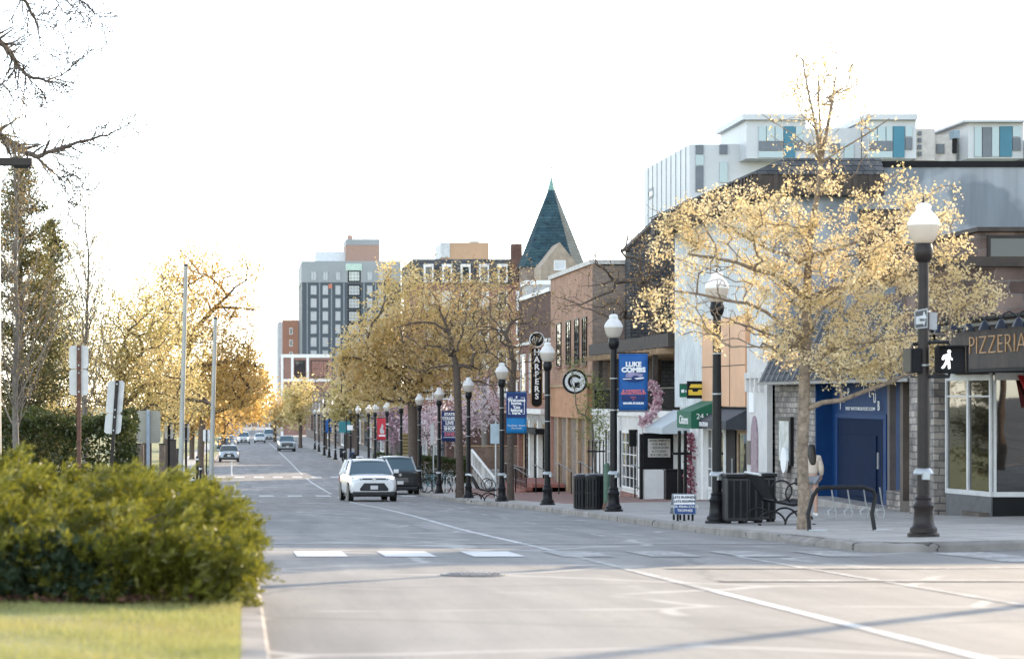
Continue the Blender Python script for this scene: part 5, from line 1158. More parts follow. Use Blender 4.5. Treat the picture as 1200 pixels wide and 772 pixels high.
for c in [q for q in bpy.data.objects if q.parent == lamps[0]]:
    if c.name.split('.')[0] in ('base','pole','collar'):
        c.data = c.data.copy(); c.data.materials[0] = BROWNIRON

# ------------------------------------------------------------------ banners
def banner(i, w_, z0, z1, m, label, off=.13):
    D, X, _ = LD[i]; zb = ZW(X, D); t = thing('banner', label, 'banner', (X, D, zb), 0, 'banners hung from the lamps')
    mb = MB(); n = 8; rows = []
    for k in range(n+1):
        z = z0 + (z1-z0)*k/n; rows.append([(off + w_*j/6, .012*math.sin(j*1.1+k*.7), z) for j in range(7)])
    mb.grid(rows); o = mb.build('fabric', m, t, smooth=60); so_ = o.modifiers.new('Solidify', 'SOLIDIFY'); so_.thickness = .006
    mb = MB(); mb.tube([(0,0,z1+.02),(off+w_+.04,0,z1+.02)], .014, 6); mb.tube([(0,0,z0-.02),(off+w_+.04,0,z0-.02)], .014, 6); mb.build('bracket', BLACK, t)
    return t, off + w_/2
s3 = 5/231.4; b_, xc = banner(2, 34*s3, (600-482)*s3, (600-415.5)*s3, BLUEB, 'bright blue concert banner with white curved lettering')
Zt = lambda y: (600-y)*s3
text('LUKE', .16, WTXT, (xc, -.03, Zt(428)), b_, bold=.008, sx=1.05); text('COMBS', .165, WTXT, (xc, -.03, Zt(434.5)), b_, bold=.01, sx=1.1)
mb = MB(); mb.prism([(xc-.20,-.03,Zt(443)),(xc+.22,-.03,Zt(442.6)),(xc+.25,-.03,Zt(439)),(xc-.1,-.03,Zt(436.8)),(xc-.19,-.03,Zt(438.5))], (0,.006,0)); mb.build('picture_sky', M('dusk_print', (.28,.26,.40), .6, var=.3, scale=8), b_)
mb = MB(); mb.prism([(xc-.26,-.036,Zt(446)),(xc-.24,-.036,Zt(443.5)),(xc-.05,-.036,Zt(443)),(xc+.02,-.036,Zt(441)),(xc+.1,-.036,Zt(441.3)),(xc+.14,-.036,Zt(443)),(xc+.27,-.036,Zt(442.6)),(xc+.25,-.036,Zt(446)),(xc+.1,-.036,Zt(448)),(xc-.1,-.036,Zt(448))], (0,.004,0)); mb.build('picture', NAVY, b_)
mb = MB(); mb.prism([(xc-.27,-.041,Zt(444.6)),(xc-.05,-.041,Zt(444.2)),(xc-.05,-.041,Zt(445.2)),(xc-.26,-.041,Zt(445.6))], (0,.003,0)); mb.prism([(xc+.02,-.041,Zt(444)),(xc+.27,-.041,Zt(442.9)),(xc+.25,-.041,Zt(444.5)),(xc+.08,-.041,Zt(445.4))], (0,.003,0)); mb.build('picture_highlight', WTXT, b_)
text('& WHISKEY &', .085, PINKT, (xc, -.03, Zt(459)), b_, sx=1.1, bold=.004); text('BEAVER STADIUM', .075, PINKT, (xc, -.03, Zt(462)), b_, sx=1.05, bold=.004)
mb = MB(); mb.prism([(xc-.3,-.03,Zt(464.5)),(xc+.3,-.03,Zt(464.5)),(xc+.3,-.03,Zt(470.5)),(xc-.3,-.03,Zt(470.5))], (0,.006,0)); mb.build('panel', NAVY, b_); text('APRIL', .06, PINKT, (xc, -.036, Zt(466.5)), b_); text('26', .06, PINKT, (xc, -.036, Zt(469)), b_); text('BEAVER STADIUM', .065, WTXT, (xc, -.03, Zt(473.5)), b_, bold=.004)
s5 = 5/162.8; Zt = lambda y: (587.8-y)*s5
b_, xc = banner(4, 24*s5, Zt(508), Zt(460), TEALB, 'blue welcome banner with a white bracket frame', off=.16)
mb = MB(); mb.box(.165, .155+24*s5, -.022, -.016, Zt(490), Zt(460.6)); mb.build('upper_field', NAVY, b_)
for i, s in enumerate(('Welcome','home.','You','belong','here.')): text(s, .155, WTXT, (xc, -.027, Zt(469.5 + 3.4*i + (1.2 if i > 1 else 0))), b_, bold=.006)
mb = MB(); a, c_ = xc-.29, xc+.29
for x0, x1, z0, z1 in ((a,a+.02,Zt(485),Zt(466)),(c_-.02,c_,Zt(485),Zt(466)),(a,a+.14,Zt(466.6),Zt(466)),(c_-.14,c_,Zt(466.6),Zt(466)),(a,a+.08,Zt(485.6),Zt(485)),(c_-.08,c_,Zt(485.6),Zt(485)),(xc-.025,xc+.025,Zt(467),Zt(464.6))): mb.box(x0, x1, -.029, -.023, z0, z1)
mb.build('frame_mark', WTXT, b_)
text('PennState  Alumni', .085, WTXT, (xc, -.025, Zt(499)), b_); text('Association', .08, WTXT, (xc, -.025, Zt(502)), b_)
s7 = 5/124; Zt = lambda y: (578-y)*s7
b_, xc = banner(6, 18*s7, Zt(517), Zt(482), NAVY, 'navy town banner with stacked white words')
for i, (s, z, y) in enumerate((('STATE',.22,485.5),('COLLEGE',.2,490),('LIVE',.26,495.8),('SHOP',.26,502.3),('DINE',.26,509))): text(s, .8*z, WTXT if i != 4 else PINKT, (xc, -.025, Zt(y)), b_, bold=.01)
mb = MB()
for y in (492.6, 498.9, 505.5, 512.3): mb.box(xc-.29, xc+.29, -.026, -.02, Zt(y+.4), Zt(y-.2))
mb.build('rule', WTXT, b_)
D = 165.5; Zt = lambda y: (ZP(y, D) - ZW(LD[10][1], D))
b_, xc = banner(10, 12*D/FPX, Zt(515), Zt(490), REDB, 'red banner with a white seated figure emblem')
mb = MB(); mb.prism([(xc-.12,-.03,Zt(508)),(xc+.14,-.03,Zt(508)),(xc+.16,-.03,Zt(504.5)),(xc+.06,-.03,Zt(503)),(xc+.10,-.03,Zt(499)),(xc,-.03,Zt(496)),(xc-.06,-.03,Zt(500)),(xc-.16,-.03,Zt(503.5))], (0,.008,0)); mb.build('emblem', M('grey_print', (.5,.45,.45), .6, var=.2), b_); mb = MB(); mb.box(xc-.22, xc+.22, -.032, -.024, Zt(511), Zt(509.4)); mb.build('caption_bar', WTXT, b_)
D = 256; Zt = lambda y: (ZP(y, D) - ZW(LD[17][1], D))
b_, xc = banner(17, 7*D/FPX, Zt(507), Zt(490), BLUEB, 'small distant blue banner in the far lamp row')

# ------------------------------------------------------------------ signals and signs on the corner lamp
D, X, _ = LD[0]; zl = ZW(X, D); p = FPX/D; Xs = lambda x: XP(x, D); Zs = lambda y: ZP(y, D)
t = thing('pedestrian_signal', 'black pedestrian signal showing the white walking man', 'signal', (Xs(1110), D, Zs(421)))
part(MB().box(Xs(1094), Xs(1127), D-.22, D-.02, Zs(437), Zs(406)), 'housing', BLACKM, t, bevel=.02)
mb = MB(); mb.box(Xs(1093), Xs(1128), D-.34, D-.223, Zs(406.5), Zs(405)); mb.box(Xs(1093), Xs(1094.2), D-.30, D-.223, Zs(436), Zs(406.5)); mb.box(Xs(1126.8), Xs(1128), D-.30, D-.223, Zs(436), Zs(406.5)); part(mb, 'visor', BLACKM, t)
LED = M('walk_led', (.95,.95,.92), .5, var=0, emit=.55); mb = MB(); px_ = lambda x, y: (XP(1060 + x*140/1200, D), D-.228, ZP(350 + y*90/771, D))
mb.lathe([(0,-.002),(.025,-.002),(.025,.004),(0,.004)], px_(403,533), 14, axis='y')
for poly in ([(375,560),(392,552),(415,562),(412,590),(405,625),(372,628),(368,590)], [(375,562),(372,590),(345,615),(330,612),(335,585),(352,566)], [(412,562),(418,588),(438,606),(430,620),(404,598)], [(372,620),(390,628),(358,690),(340,702),(326,694),(348,668)], [(386,626),(406,620),(412,655),(414,700),(394,704),(392,668)]):
    mb.prism([px_(x, y) for x, y in poly], (0,.006,0))
part(mb, 'walking_man', LED, t)
part(MB().tube([(Xs(1084), D, Zs(401)), (Xs(1110), D-.1, Zs(401)), (Xs(1110), D-.1, Zs(406))], .03, 7), 'bracket', BLACK, t, smooth=50); part(MB().tube([(Xs(1084), D, Zs(441)), (Xs(1110), D-.1, Zs(441)), (Xs(1110), D-.1, Zs(437))], .03, 7), 'bracket', BLACK, t, smooth=50)
t = thing('pedestrian_signal', 'black pedestrian signal seen edge on, facing the other crossing', 'signal', (Xs(1070), D, Zs(421)))
part(MB().box(Xs(1066), Xs(1077), D-.16, D+.3, Zs(437), Zs(408)), 'housing', BLACKM, t, bevel=.02); part(MB().box(Xs(1064), Xs(1066)-.003, D-.14, D+.28, Zs(436), Zs(409)), 'visor', BLACK, t)
part(MB().tube([(Xs(1083), D, Zs(403)), (Xs(1071), D+.05, Zs(403)), (Xs(1071), D+.05, Zs(408))], .03, 7), 'bracket', BLACK, t, smooth=50)
t = thing('one_way_sign', 'small one way arrow sign strapped high on the corner lamp', 'sign', (Xs(1076), D, Zs(374)))
q = lambda x, y, o=0: (Xs(1060 + x*140/1200), D-.14-o + .10*(x-140)/140, Zs(350 + y*90/771))
part(MB().prism([q(64,125), q(214,97), q(214,292), q(68,308)], (0,.008,0)), 'plate', M('sign_plate', (.40,.42,.42), .4), t)
part(MB().prism([q(73,135,.004), q(205,110,.004), q(205,282,.004), q(76,297,.004)], (0,.004,0)), 'face', M('sign_dark_face', (.06,.06,.065), .5), t)
mb = MB(); mb.prism([q(78,185,.008), q(158,170,.008), q(170,125,.008), q(200,190,.008), q(172,275,.008), q(160,252,.008), q(80,262,.008)], (0,.004,0)); part(mb, 'arrow', M('sign_arrow', (.55,.57,.57), .5), t)
text('ONE WAY', .06, BLACKM, tuple(Vector(q(122,217,.012))), t, world=True, sx=.72, rot=R(-0))
t = thing('push_button_box', 'grey sign blade edge on beside the one way arrow', 'sign', (Xs(1093), D, Zs(372)))
part(MB().box(Xs(1089), Xs(1098), D+.0, D+.03, Zs(386), Zs(366)), 'plate', M('sign_back_grey', (.33,.33,.34), .5), t); part(MB().box(Xs(1084), Xs(1089.5), D+.03, D+.05, Zs(378), Zs(374)), 'strap', STEEL, t)

# ------------------------------------------------------------------ street furniture
GB = 'black iron benches with curled legs'
def make_bench():
    t = thing('park_bench', 'x', 'bench', (0,0,0), 0, GB); Lb = 1.25          # long axis along +Y, faces +X
    for y in (0, Lb):
        mb = MB(); c = lambda cx, cz, r, a0, a1, n=16: [(cx + r*math.cos(a), y, cz + r*math.sin(a)) for a in np.linspace(R(a0), R(a1), n)]
        mb.tube(c(-.10,.0,.26,5,150), .02, 7); mb.tube(c(.42,-.0,.27,25,178), .02, 7); mb.tube(c(.36,.60,.20,-100,235), .017, 7)
        mb.tube([(-.02,y,.43),(.30,y,.37),(.60,y,.41)], .02, 7); mb.tube([(-.02,y,.43),(-.16,y,.72),(-.30,y,.93)], .02, 7)
        mb.box(-.36,-.30,y-.03,y+.03,0,.03); mb.box(.66,.72,y-.03,y+.03,0,.03); mb.build('leg_frame', BLACK, t, smooth=50)
    mb = MB()
    for k in range(11): u = k/10; x = .02+.56*u; z = .45 - .055*math.sin(u*3.0); mb.box(x-.027, x+.027, -.05, Lb+.05, z-.008, z+.008)
    mb.build('seat', BLACKM, t)
    mb = MB()
    for k in range(10): u = k/9; mb.bar((-.03-.27*u, -.05, .50+.42*u), (-.03-.27*u, Lb+.05,   .50+.42*u), .014, .066, up=(-.5,0,.86))
    mb.build('backrest', BLACKM, t)
    MB().tube([(-.33,-.06,.95),(-.33,Lb+.06,.95)], .026, 8).build('top_rail', STEEL, t, smooth=50)
    return t
b0 = make_bench(); bx_ = XP(884, 46.0)+.3; b0.location = (bx_, 45.4, ZW(bx_, 45.4)); b0['label'] = 'black bench with curled legs between the litter bins and the blossom tree'
bx2 = XP(566, 87.5); dup(b0, (bx2, 88.5, ZW(bx2, 88.5)), label='small black bench beside the lamp with the welcome banner')
GBIN = 'slatted black litter bins'
def make_bin():
    t = thing('litter_bin', 'x', 'bin', (0,0,0), 0, GBIN); mb = MB()
    for k in range(20):
        a = 2*math.pi*k/20; mb.bar((.26*math.cos(a), .26*math.sin(a), .05), (.26*math.cos(a), .26*math.sin(a), .86), .055, .02, up=(math.cos(a), math.sin(a), 0))
    for z in (.06,.45,.84): mb.lathe([(.25,z-.02),(.275,z-.02),(.275,z+.02),(.25,z+.02)], (0,0,0), 20)
    mb.build('body', BLACK, t); MB().lathe([(.24,.02),(.245,.80)], (0,0,0), 20).build('liner', BLACKM, t, smooth=50)
    MB().lathe([(.285,.86),(.285,.90),(.22,.95),(.14,.96)], (0,0,0), 20).build('lid', BLACK, t, smooth=40); return t
lb = make_bin(); xx, dd = XP(684, 64.5), 64.5; lb.location = (xx, dd, ZW(xx, dd)); lb['label'] = 'left slatted litter bin of the pair beside the banner lamp'
xx = XP(698, 64.0); dup(lb, (xx, 64.0, ZW(xx, 64.0)), .2, 'right slatted litter bin of the pair beside the banner lamp')
GBX = 'tall black square bins behind the bench'
def make_box():
    t = thing('recycling_bin', 'x', 'bin', (0,0,0), 0, GBX); MB().box(-.21,.21,-.25,.25,.05,.90).build('body', M('bin_black', (.016,.016,.018), .45, var=.3), t, bevel=.025)
    mb = MB(); mb.box(-.23,.23,-.27,.27,.903,.98); mb.build('lid', BLACK, t, bevel=.02)
    mb = MB()
    for x in (-.13,0,.13): mb.box(x-.045,x+.045,-.262,-.252,.12,.85)
    mb.build('panel', BLACKM, t); [MB().box(sx*.15-.04, sx*.15+.04, sy*.18-.04, sy*.18+.04, 0, .06).build('foot', BLACKM, t) for sx in (-1,1) for sy in (-1,1)]; return t
q0 = make_box()
for i, (x, D) in enumerate(((861,47.6),(879,47.8),(894,48.6))):
    xx = XP(x, D); loc_ = (xx, D, ZW(xx, D)); lab = ('leftmost tall black bin next to the lamp','tall black bin half hidden behind the bench','rear tall black bin nearest the stone wall')[i]
    if i == 0: q0.location = loc_; q0['label'] = lab
    else: dup(q0, loc_, 0, lab)
gp = XP(711, 63.0); t = thing('bollard', 'short green post with a rusty foot beside the litter bins', 'bollard', (gp, 63, ZW(gp,63)))
MB().lathe([(.085,.18),(.085,1.15),(.05,1.22),(.0,1.24)], (0,0,0), 14).build('shaft', M('green_post', (.06,.11,.07), .6, var=.3, scale=6), t, smooth=40); MB().lathe([(.11,0),(.11,.10),(.087,.19)], (0,0,0), 14).build('foot', RUST, t, smooth=40)
gp = XP(705, 66.0); t = thing('iron_gate', 'narrow black iron gate with pointed finials by the white shop', 'gate', (XP(700,72), 72, ZW(XP(700,72),72)))
mb = MB(); gx0, gx1 = XP(690,72), XP(707,72); zz = ZW(gx0,72)
for k in range(5): x = gx0+(gx1-gx0)*k/4; mb.tube([(x,72,zz),(x,72,zz+1.85)], .018, 5); mb.lathe([(.03,0),(.0,.12)], (x,72,zz+1.85), 6)
mb.bar((gx0-.05,72,zz+1.6),(gx1+.05,72,zz+1.6), .04, .05); mb.bar((gx0-.05,72,zz+.25),(gx1+.05,72,zz+.25), .04, .05); part(mb, 'frame', BLACK, t)
# alley doors
for i, (x, wd) in enumerate(((790,.62),(818,.50))):
    D = 82.5; X = XP(x, D); t = thing('black_planter', ('tall black planter box at the alley beside the rent sign','tall black planter box right of the alley posts')[i], 'planter', (X, D, ZW(X,D)))
    MB().box(-wd/2, wd/2, -.2, .3, 0, .98).build('body', BLACKM, t, bevel=.02); MB().box(-wd/2-.03, wd/2+.03, -.23, .33, .983, 1.03).build('rim', BLACK, t)
for i, x in enumerate((796, 803)):
    D = 80.5; X = XP(x, D); t = thing('gate_post', ('left black gate post with a cross bar at the alley','right black gate post with a cross bar at the alley')[i], 'post', (X, D, ZW(X,D)), 0, 'alley gate posts'); MB().box(-.05,.05,-.05,.05,0,2.3).build('post', BLACK, t)
    MB().box(-.22,.22,-.03,.03,1.5,1.58).build('cross_bar', BLACK, t)
# sandwich board
D = 50.5; X = XP(802.5, D); t = thing('sandwich_board', 'blue and white sandwich board near the kerb', 'sign', (X, D, ZW(X,D))); p = FPX/D
mb = MB(); hw = 13.2/p; mb.prism([(-hw,-.02,.13),(hw,-.02,.13),(hw,.10,.56),(-hw,.10,.56)], (0,.03,0)); mb.prism([(-hw,.42,.13),(hw,.42,.13),(hw,.16,.56),(-hw,.16,.56)], (0,.03,0)); mb.build('board', M('grey_frame', (.25,.28,.30), .5), t)
tl = math.atan2(.12,.43)
def onb(z): return -.02 + .12*(z-.13)/.43
mb = MB(); mb.prism([(-hw+.02,onb(.345)-.006,.345),(hw-.02,onb(.345)-.006,.345),(hw-.02,onb(.54)-.006,.54),(-hw+.02,onb(.54)-.006,.54)], (0,.005,0)); mb.build('white_face', WTXT, t)
mb = MB(); mb.prism([(-hw+.02,onb(.15)-.006,.15),(hw-.02,onb(.15)-.006,.15),(hw-.02,onb(.342)-.006,.342),(-hw+.02,onb(.342)-.006,.342)], (0,.005,0)); mb.build('blue_face', M('sign_blue', (.015,.06,.20), .5), t)
for s, z, m_ in (('LETS BUSINESS', .49, BLUED), ('LETS REOPEN', .405, BLUED), ('FOR PENN STATE', .295, WTXT), ('TROPHIES', .215, WTXT)): text(s, .072, m_, (0, onb(z)-.018, z), t, ext=.003, bold=.001)
[MB().box(x-.02, x+.02, -.05+y, -.01+y, 0, .14).build('foot', BLACKM, t) for x in (-hw+.08, -.02, hw-.08) for y in (0, .45)]
# bicycle rack
D = 40.5; x0, x1 = XP(951, D), XP(1026, D); zb = ZW(x0, D); t = thing('bike_rack', 'wide black tube bike rack on the corner pavement', 'bike rack', ((x0+x1)/2, D, zb)); h = ZP(571, D) - zb; wd = (x1-x0)/2
mb = MB(); pts = [(-wd-.05,-.05,.02),(-wd-.06,0,h*.4),(-wd+.02,0,h*.8),(-wd+.10,0,h*.96),(-wd+.2,0,h),(wd-.2,0,h),(wd-.05,0,h*.93),(wd,0,h*.82),(wd-.06,0,h*.4),(wd-.03,-.05,.02)]
mb.tube(pts, .036, 10); mb.build('frame', BLACK, t, smooth=60)
for x in (-wd-.05, wd-.03): MB().box(x-.02, x+.30, -.12, .02, 0, .035).build('foot', STEEL, t, bevel=.01)
mb = MB()
for k in range(4): x = -wd+.33+.27*k; mb.tube([(x,0,h),(x+.06,.10,h-.25),(x+.12,.14,h-.42),(x+.10,.14,h-.52),(x+.0,.14,h-.5),(x-.02,.14,h-.40),(x+.05,.14,h-.35),(x+.1,.14,h-.38)], .011, 6)
mb.build('hook', STEEL, t, smooth=60)
# tree grate, corner slab, manhole
t = thing('tree_grate', 'square iron grate round the foot of the blossom tree', 'grate', (bx, 42, ZW(bx,42))) if False else None
mb = MB(); th = np.linspace(0, 2*math.pi, 33)[:-1]; mcx, mcy = XP(555,26.2), 26.2; mz = ZR(mcy)+.006
t = thing('manhole_cover', 'round iron manhole cover in the near lane', 'manhole', (mcx, mcy, mz))
MB().lathe([(0,-.02),(.36,-.02),(.36,.012),(0,.012)], (0,0,0), 32).build('rim', M('worn_iron', (.20,.19,.18), .6, .2, var=.3, scale=9), t)
mb = MB(); mb.lathe([(0,.0125),(.29,.0125),(.29,.018),(0,.018)], (0,0,0), 32); [mb.box(-.24+.06*k, -.21+.06*k, -.14, .14, .0185, .026) for k in range(9)]; mb.build('lid', M('worn_iron_lid', (.13,.125,.12), .6, .2, var=.3, scale=9), t)
t.rotation_euler = (-math.atan2(ZR(25)-ZR(27), 2), 0, 0)
# bicycles
GBK = 'bicycles locked by the far lamp'
def make_bike():
    t = thing('bicycle', 'x', 'bicycle', (0,0,0), 0, GBK); n = 24
    for y in (-.52, .52):
        mb = MB(); mb.tube([(0, y+.33*math.cos(a), .34+.33*math.sin(a)) for a in np.linspace(0, 6.283, n)], .022, 6, cap=False); w_ = mb.build('wheel', BLACKM, t, smooth=60)
        mb = MB(); [mb.tube([(0,y,.34),(0,y+.32*math.cos(a),.34+.32*math.sin(a))], .003, 3) for a in np.linspace(0, 5.8, 12)]; mb.build('spokes', STEEL, w_)
    mb = MB(); A_, B_, C_, D_ = (0,-.52,.34), (0,-.38,.82), (0,.1,.32), (0,.22,.78); E_ = (0,.52,.34)
    for a, c in ((A_,B_),(B_,C_),(C_,D_),(B_,D_),(C_,E_),(D_,E_),(B_,(0,-.34,.95)),(D_,(0,.24,.90))): mb.tube([a, c], .018, 6)
    mb.build('frame', M('teal_bike_frame', (.04,.12,.15), .4), t); MB().tube([(-.25,-.30,.97),(0,-.36,.96),(.25,-.30,.97)], .014, 6).build('handlebar', BLACK, t); mb = MB(); mb.prism([(-.06,.34,.91),(.06,.34,.91),(.02,.08,.92),(-.02,.08,.92)], (0,0,.04)); mb.build('saddle', BLACKM, t); return t
k0 = make_bike(); X = XP(503, 116); k0.location = (X, 116, ZW(X,116)); k0.rotation_euler = (0,0,.5); k0['label'] = 'leftmost parked bicycle left of the navy banner lamp'
X = XP(511, 115); dup(k0, (X, 115, ZW(X,115)), .9, 'middle parked bicycle touching the navy banner lamp'); X = XP(526, 117); dup(k0, (X, 117, ZW(X,117)), -.6, 'rightmost parked bicycle by the white hoop rack')
X = XP(526, 116); t = thing('hoop_rack', 'white hoop cycle rack right of the navy banner lamp', 'bike rack', (X, 116, ZW(X,116)))
for dx in (-.35, 0, .35): MB().tube([(dx-.1,0,0),(dx-.1,0,.7),(dx,.0,.8),(dx+.1,0,.7),(dx+.1,0,0)], .025, 6).build('hoop', WHITE, t, smooth=60)
X = XP(508, 120); t = thing('sign_post', 'pale post with a blank back sign beside the navy banner', 'sign', (X, 120, ZW(X,120))); MB().tube([(0,0,0),(0,0,3.4)], .035, 6).build('post', STEEL, t); MB().box(-.16,.02,-.06,-.04,2.3,3.3).build('plate', ALU, t)
X = XP(581, 97); t = thing('parking_sign', 'pale blue parking sign left of the welcome banner', 'sign', (X, 97, ZW(X,97))); MB().tube([(0,0,0),(0,0,3.1)], .035, 6).build('post', STEEL, t); MB().box(-.22,.22,-.05,-.03,2.2,3.0).build('plate', M('pale_blue_sign', (.42,.52,.56), .5), t)
X = XP(455, 160); t = thing('menu_board', 'tan framed menu board behind the dark parked car', 'sign', (XP(480,140), 140, ZW(XP(480,140),140)))
MB().box(-.5,.5,-.04,.04,1.55,2.95).build('board', M('tan_board', (.36,.27,.12), .7), t); mb = MB(); [mb.box(-.42,.42,-.05,-.042,2.78-.2*k,2.84-.2*k) for k in range(6)]; mb.build('lettering', M('brown_print', (.10,.07,.04), .7), t); mb = MB(); mb.box(-.55,-.5,-.05,.05,0,3.0); mb.box(.5,.55,-.05,.05,0,3.0); mb.build('post', BLACKM, t); MB().box(-.3,.5,-.05,.03,.95,1.5).build('lower_board', WHITE, t)
X = XP(406, 190); t = thing('street_sign', 'teal and white street sign cluster among the far lamps', 'sign', (X, 190, ZW(X,190))); MB().tube([(0,0,0),(0,0,4.2)], .05, 6).build('post', BLACK, t); MB().box(-.6,.3,-.03,0,2.9,3.8).build('plate', M('teal_sign', (.03,.18,.2), .6), t); MB().box(.05,.5,-.06,-.031,3.1,3.5).build('arrow_plate', WTXT, t)
# newspaper boxes along the far kerb
GN = 'newspaper boxes at the far kerb'
t0 = None
for i, (x, D, m_) in enumerate(((437,172,BLACKM),(441,169,M('teal_box', (.03,.22,.30), .5)),(430,182,WHITE),(425,192,BLACKM),(420,203,M('navy_box', (.02,.05,.14), .5)),(408,225,BLACKM))):
    X = XP(x, D)-.55; lab = ('nearest black newspaper box at the far kerb','teal newspaper box at the far kerb','white newspaper box at the far kerb','black newspaper box just behind the white one','navy newspaper box at the far kerb','farthest black newspaper box at the far kerb')[i]
    t = thing('newspaper_box', lab, 'newspaper box', (X, D, ZW(X,D)), 0, GN); MB().box(-.24,.24,-.22,.22,.28,1.15).build('cabinet', m_, t, bevel=.02); MB().box(-.18,.18,-.235,-.222,.65,1.05).build('window', GLASS, t); MB().box(-.06,.06,-.06,.06,0,.28).build('stand', BLACKM, t)

# ------------------------------------------------------------------ left side signs and poles
def signback(name, label, x, D, ytop, plates, postm, wpost=.07, lean=0, cat='sign', ybot=None):
    X = XP(x, D); zb = ZC(D); t = thing(name, label, cat, (X, D, zb)); H = ZP(ytop, D) - zb
    mb = MB(); mb.bar((-lean*H,0,-.2),(0,0,H), wpost, .06); mb.build('post', postm, t)
    mb = MB(); k = (FPX/D)
    for (x0, x1, y0, y1, m_) in plates:
        z0, z1 = ZP(y1, D)-zb, ZP(y0, D)-zb; s0, s1 = -lean*(H-z0), -lean*(H-z1)
        pl = MB(); a, c = (x0-x)/k, (x1-x)/k; r = .05
        pl.prism([(a+s0+r,.045,z0),(c+s0-r,.045,z0),(c+s0,.045,z0+r),(c+s1,.045,z1-r),(c+s1-r,.045,z1),(a+s1+r,.045,z1),(a+s1,.045,z1-r),(a+s0,.045,z0+r)], (0,.006,0)); pl.build('plate', m_, t)
    mb = MB()
    for (x0, x1, y0, y1, m_) in plates:
        for y in (y0+4, y1-4): z = ZP(y, D)-zb; s = -lean*(H-z); mb.lathe([(.0,-.055),(.022,-.05),(.022,-.02),(0,-.02)], (s, 0, z), 6, axis='y')
    mb.build('bolt', STEEL, t); return t
signback('road_sign', 'blank back of a pale road sign on a rusty brown post, leftmost', 92.5, 58, 405, [(81,103.5,405,432,ALU),(81,103.5,433,463,ALU)], RUST, .10)
signback('road_sign', 'blank back of a leaning pale road sign on a dark post', 137.5, 57, 446, [(126.5,146,446,484,ALU),(126.5,146,484.5,508,ALU)], BROWNIRON, .085, .075)
signback('notice_board', 'tan blank board on a pale blue post', 173.5, 66, 480, [(160,188,481,519,M('tan_board_back', (.33,.31,.25), .7, var=.15))], M('blue_grey_post', (.30,.36,.42), .5), .085)
signback('road_sign', 'small far blank sign with a black post between the tan board and the pole', 198, 86, 494, [(193,203,494,514,ALU)], BLACKM, .09)
signback('road_sign', 'small far blank sign just right of the first tall pole', 218, 92, 496, [(214,222,496,518,ALU)], BROWNIRON, .09)
signback('road_sign', 'white far sign beside the lawn', 242, 130, 503, [(238,246,503,517,WTXT)], BLACKM, .07)
for i, (xa, ya_, xb, yb_, D) in enumerate(((218,312,211.5,560,56),(252.5,374,247,568,59))):
    A_ = at(xa, ya_, D); B_ = at(xb, yb_, D); zb = ZC(D)-.05; k = (zb-A_.z)/(B_.z-A_.z); base = A_.lerp(B_, k)
    t = thing('tall_pole', ('taller slightly leaning steel pole by the kerb','shorter slightly leaning steel pole nearer the parked car')[i], 'pole', base, 0, 'bare steel poles by the left kerb')
    v = A_ - base; MB().tube([(0,0,0), tuple(v*.5), tuple(v)], [.062,.055,.048], 10).build('shaft', M('dull_steel', (.36,.36,.33), .55, .3, var=.15), t, smooth=50); MB().lathe([(.048,0),(.055,.01),(.05,.04),(0,.06)], tuple(v), 10).build('cap', BROWNIRON, t); MB().lathe([(.15,0),(.15,.03),(.07,.06)], (0,0,0), 12).build('base', STEEL, t)
for i, (x, D, h) in enumerate(((162,70,1.55),(190,74,1.6),(203,72,1.7),(209,78,1.5))):
    X = XP(x, D); t = thing('timber_post', ('thick weathered timber post under the tan board','thin timber post right of the tan board','dark timber post left of the tall pole','rear timber post behind the tall pole')[i], 'post', (X, D, ZC(D)), 0, 'weathered timber posts')
    MB().box(-.16 if i == 0 else -.09, .16 if i == 0 else .09, -.09, .09, -.1, h+.25).build('post', M('timber_post_wood', (.16,.12,.09), .85, var=.35, scale=5) if i < 2 else DARKW, t, bevel=.01); MB().box(-.1, .1, -.1, .1, h+.253, h+.29).build('cap', BROWNIRON, t)
for i, (x, D, h) in enumerate(((231,100,1.7),(235,104,1.3),(240,95,.9),(227,97,.85))):
    X = XP(x, D); t = thing('bollard', ('tall thin dark bollard by the left parking bay','second thin dark bollard by the left parking bay','short black bollard nearest the steel pole','short black bollard behind the two poles')[i], 'bollard', (X, D, ZC(D)), 0, 'dark bollards by the parking bay'); MB().lathe([(.09,0),(.08,.05),(.06,.08),(.055,h),(.03,h+.04),(0,h+.05)], (0,0,0), 10).build('shaft', BLACK, t, smooth=40); MB().lathe([(.062,h-.12),(.066,h-.11),(.066,h-.05),(.062,h-.04)], (0,0,0), 10).build('band', WTXT, t)
X = XP(271.5, 175); t = thing('delineator_post', 'thin white delineator post in front of the pale parked car', 'post', (X, 175, ZR(175))); MB().lathe([(.10,0),(.10,.04),(.045,.06),(.045,1.0),(0,1.02)], (0,0,0), 10).build('post', WTXT, t); MB().lathe([(.047,.8),(.05,.81),(.05,.93),(.047,.94)], (0,0,0), 10).build('band', STEEL, t)
# traffic light mast at the left edge
D = 47; X = XP(-4, D); zb = ZC(D); t = thing('signal_mast', 'dark mast arm entering at the left edge', 'mast', (X, D, zb)); za_ = ZP(189, D)-zb
MB().tube([(0,0,0),(0,0,za_+.4)], [.10,.07], 10).build('pole', M('mast_grey', (.30,.30,.29), .5, .3), t, smooth=50); xe = XP(38, D)-X
MB().box(0, xe, -.09, .09, za_-.09, za_+.06).build('arm', BROWNIRON, t, bevel=.01); MB().box(xe-.35, xe-.02, -.12, .12, za_-.13, za_-.092).build('lamp_head', BLACKM, t)

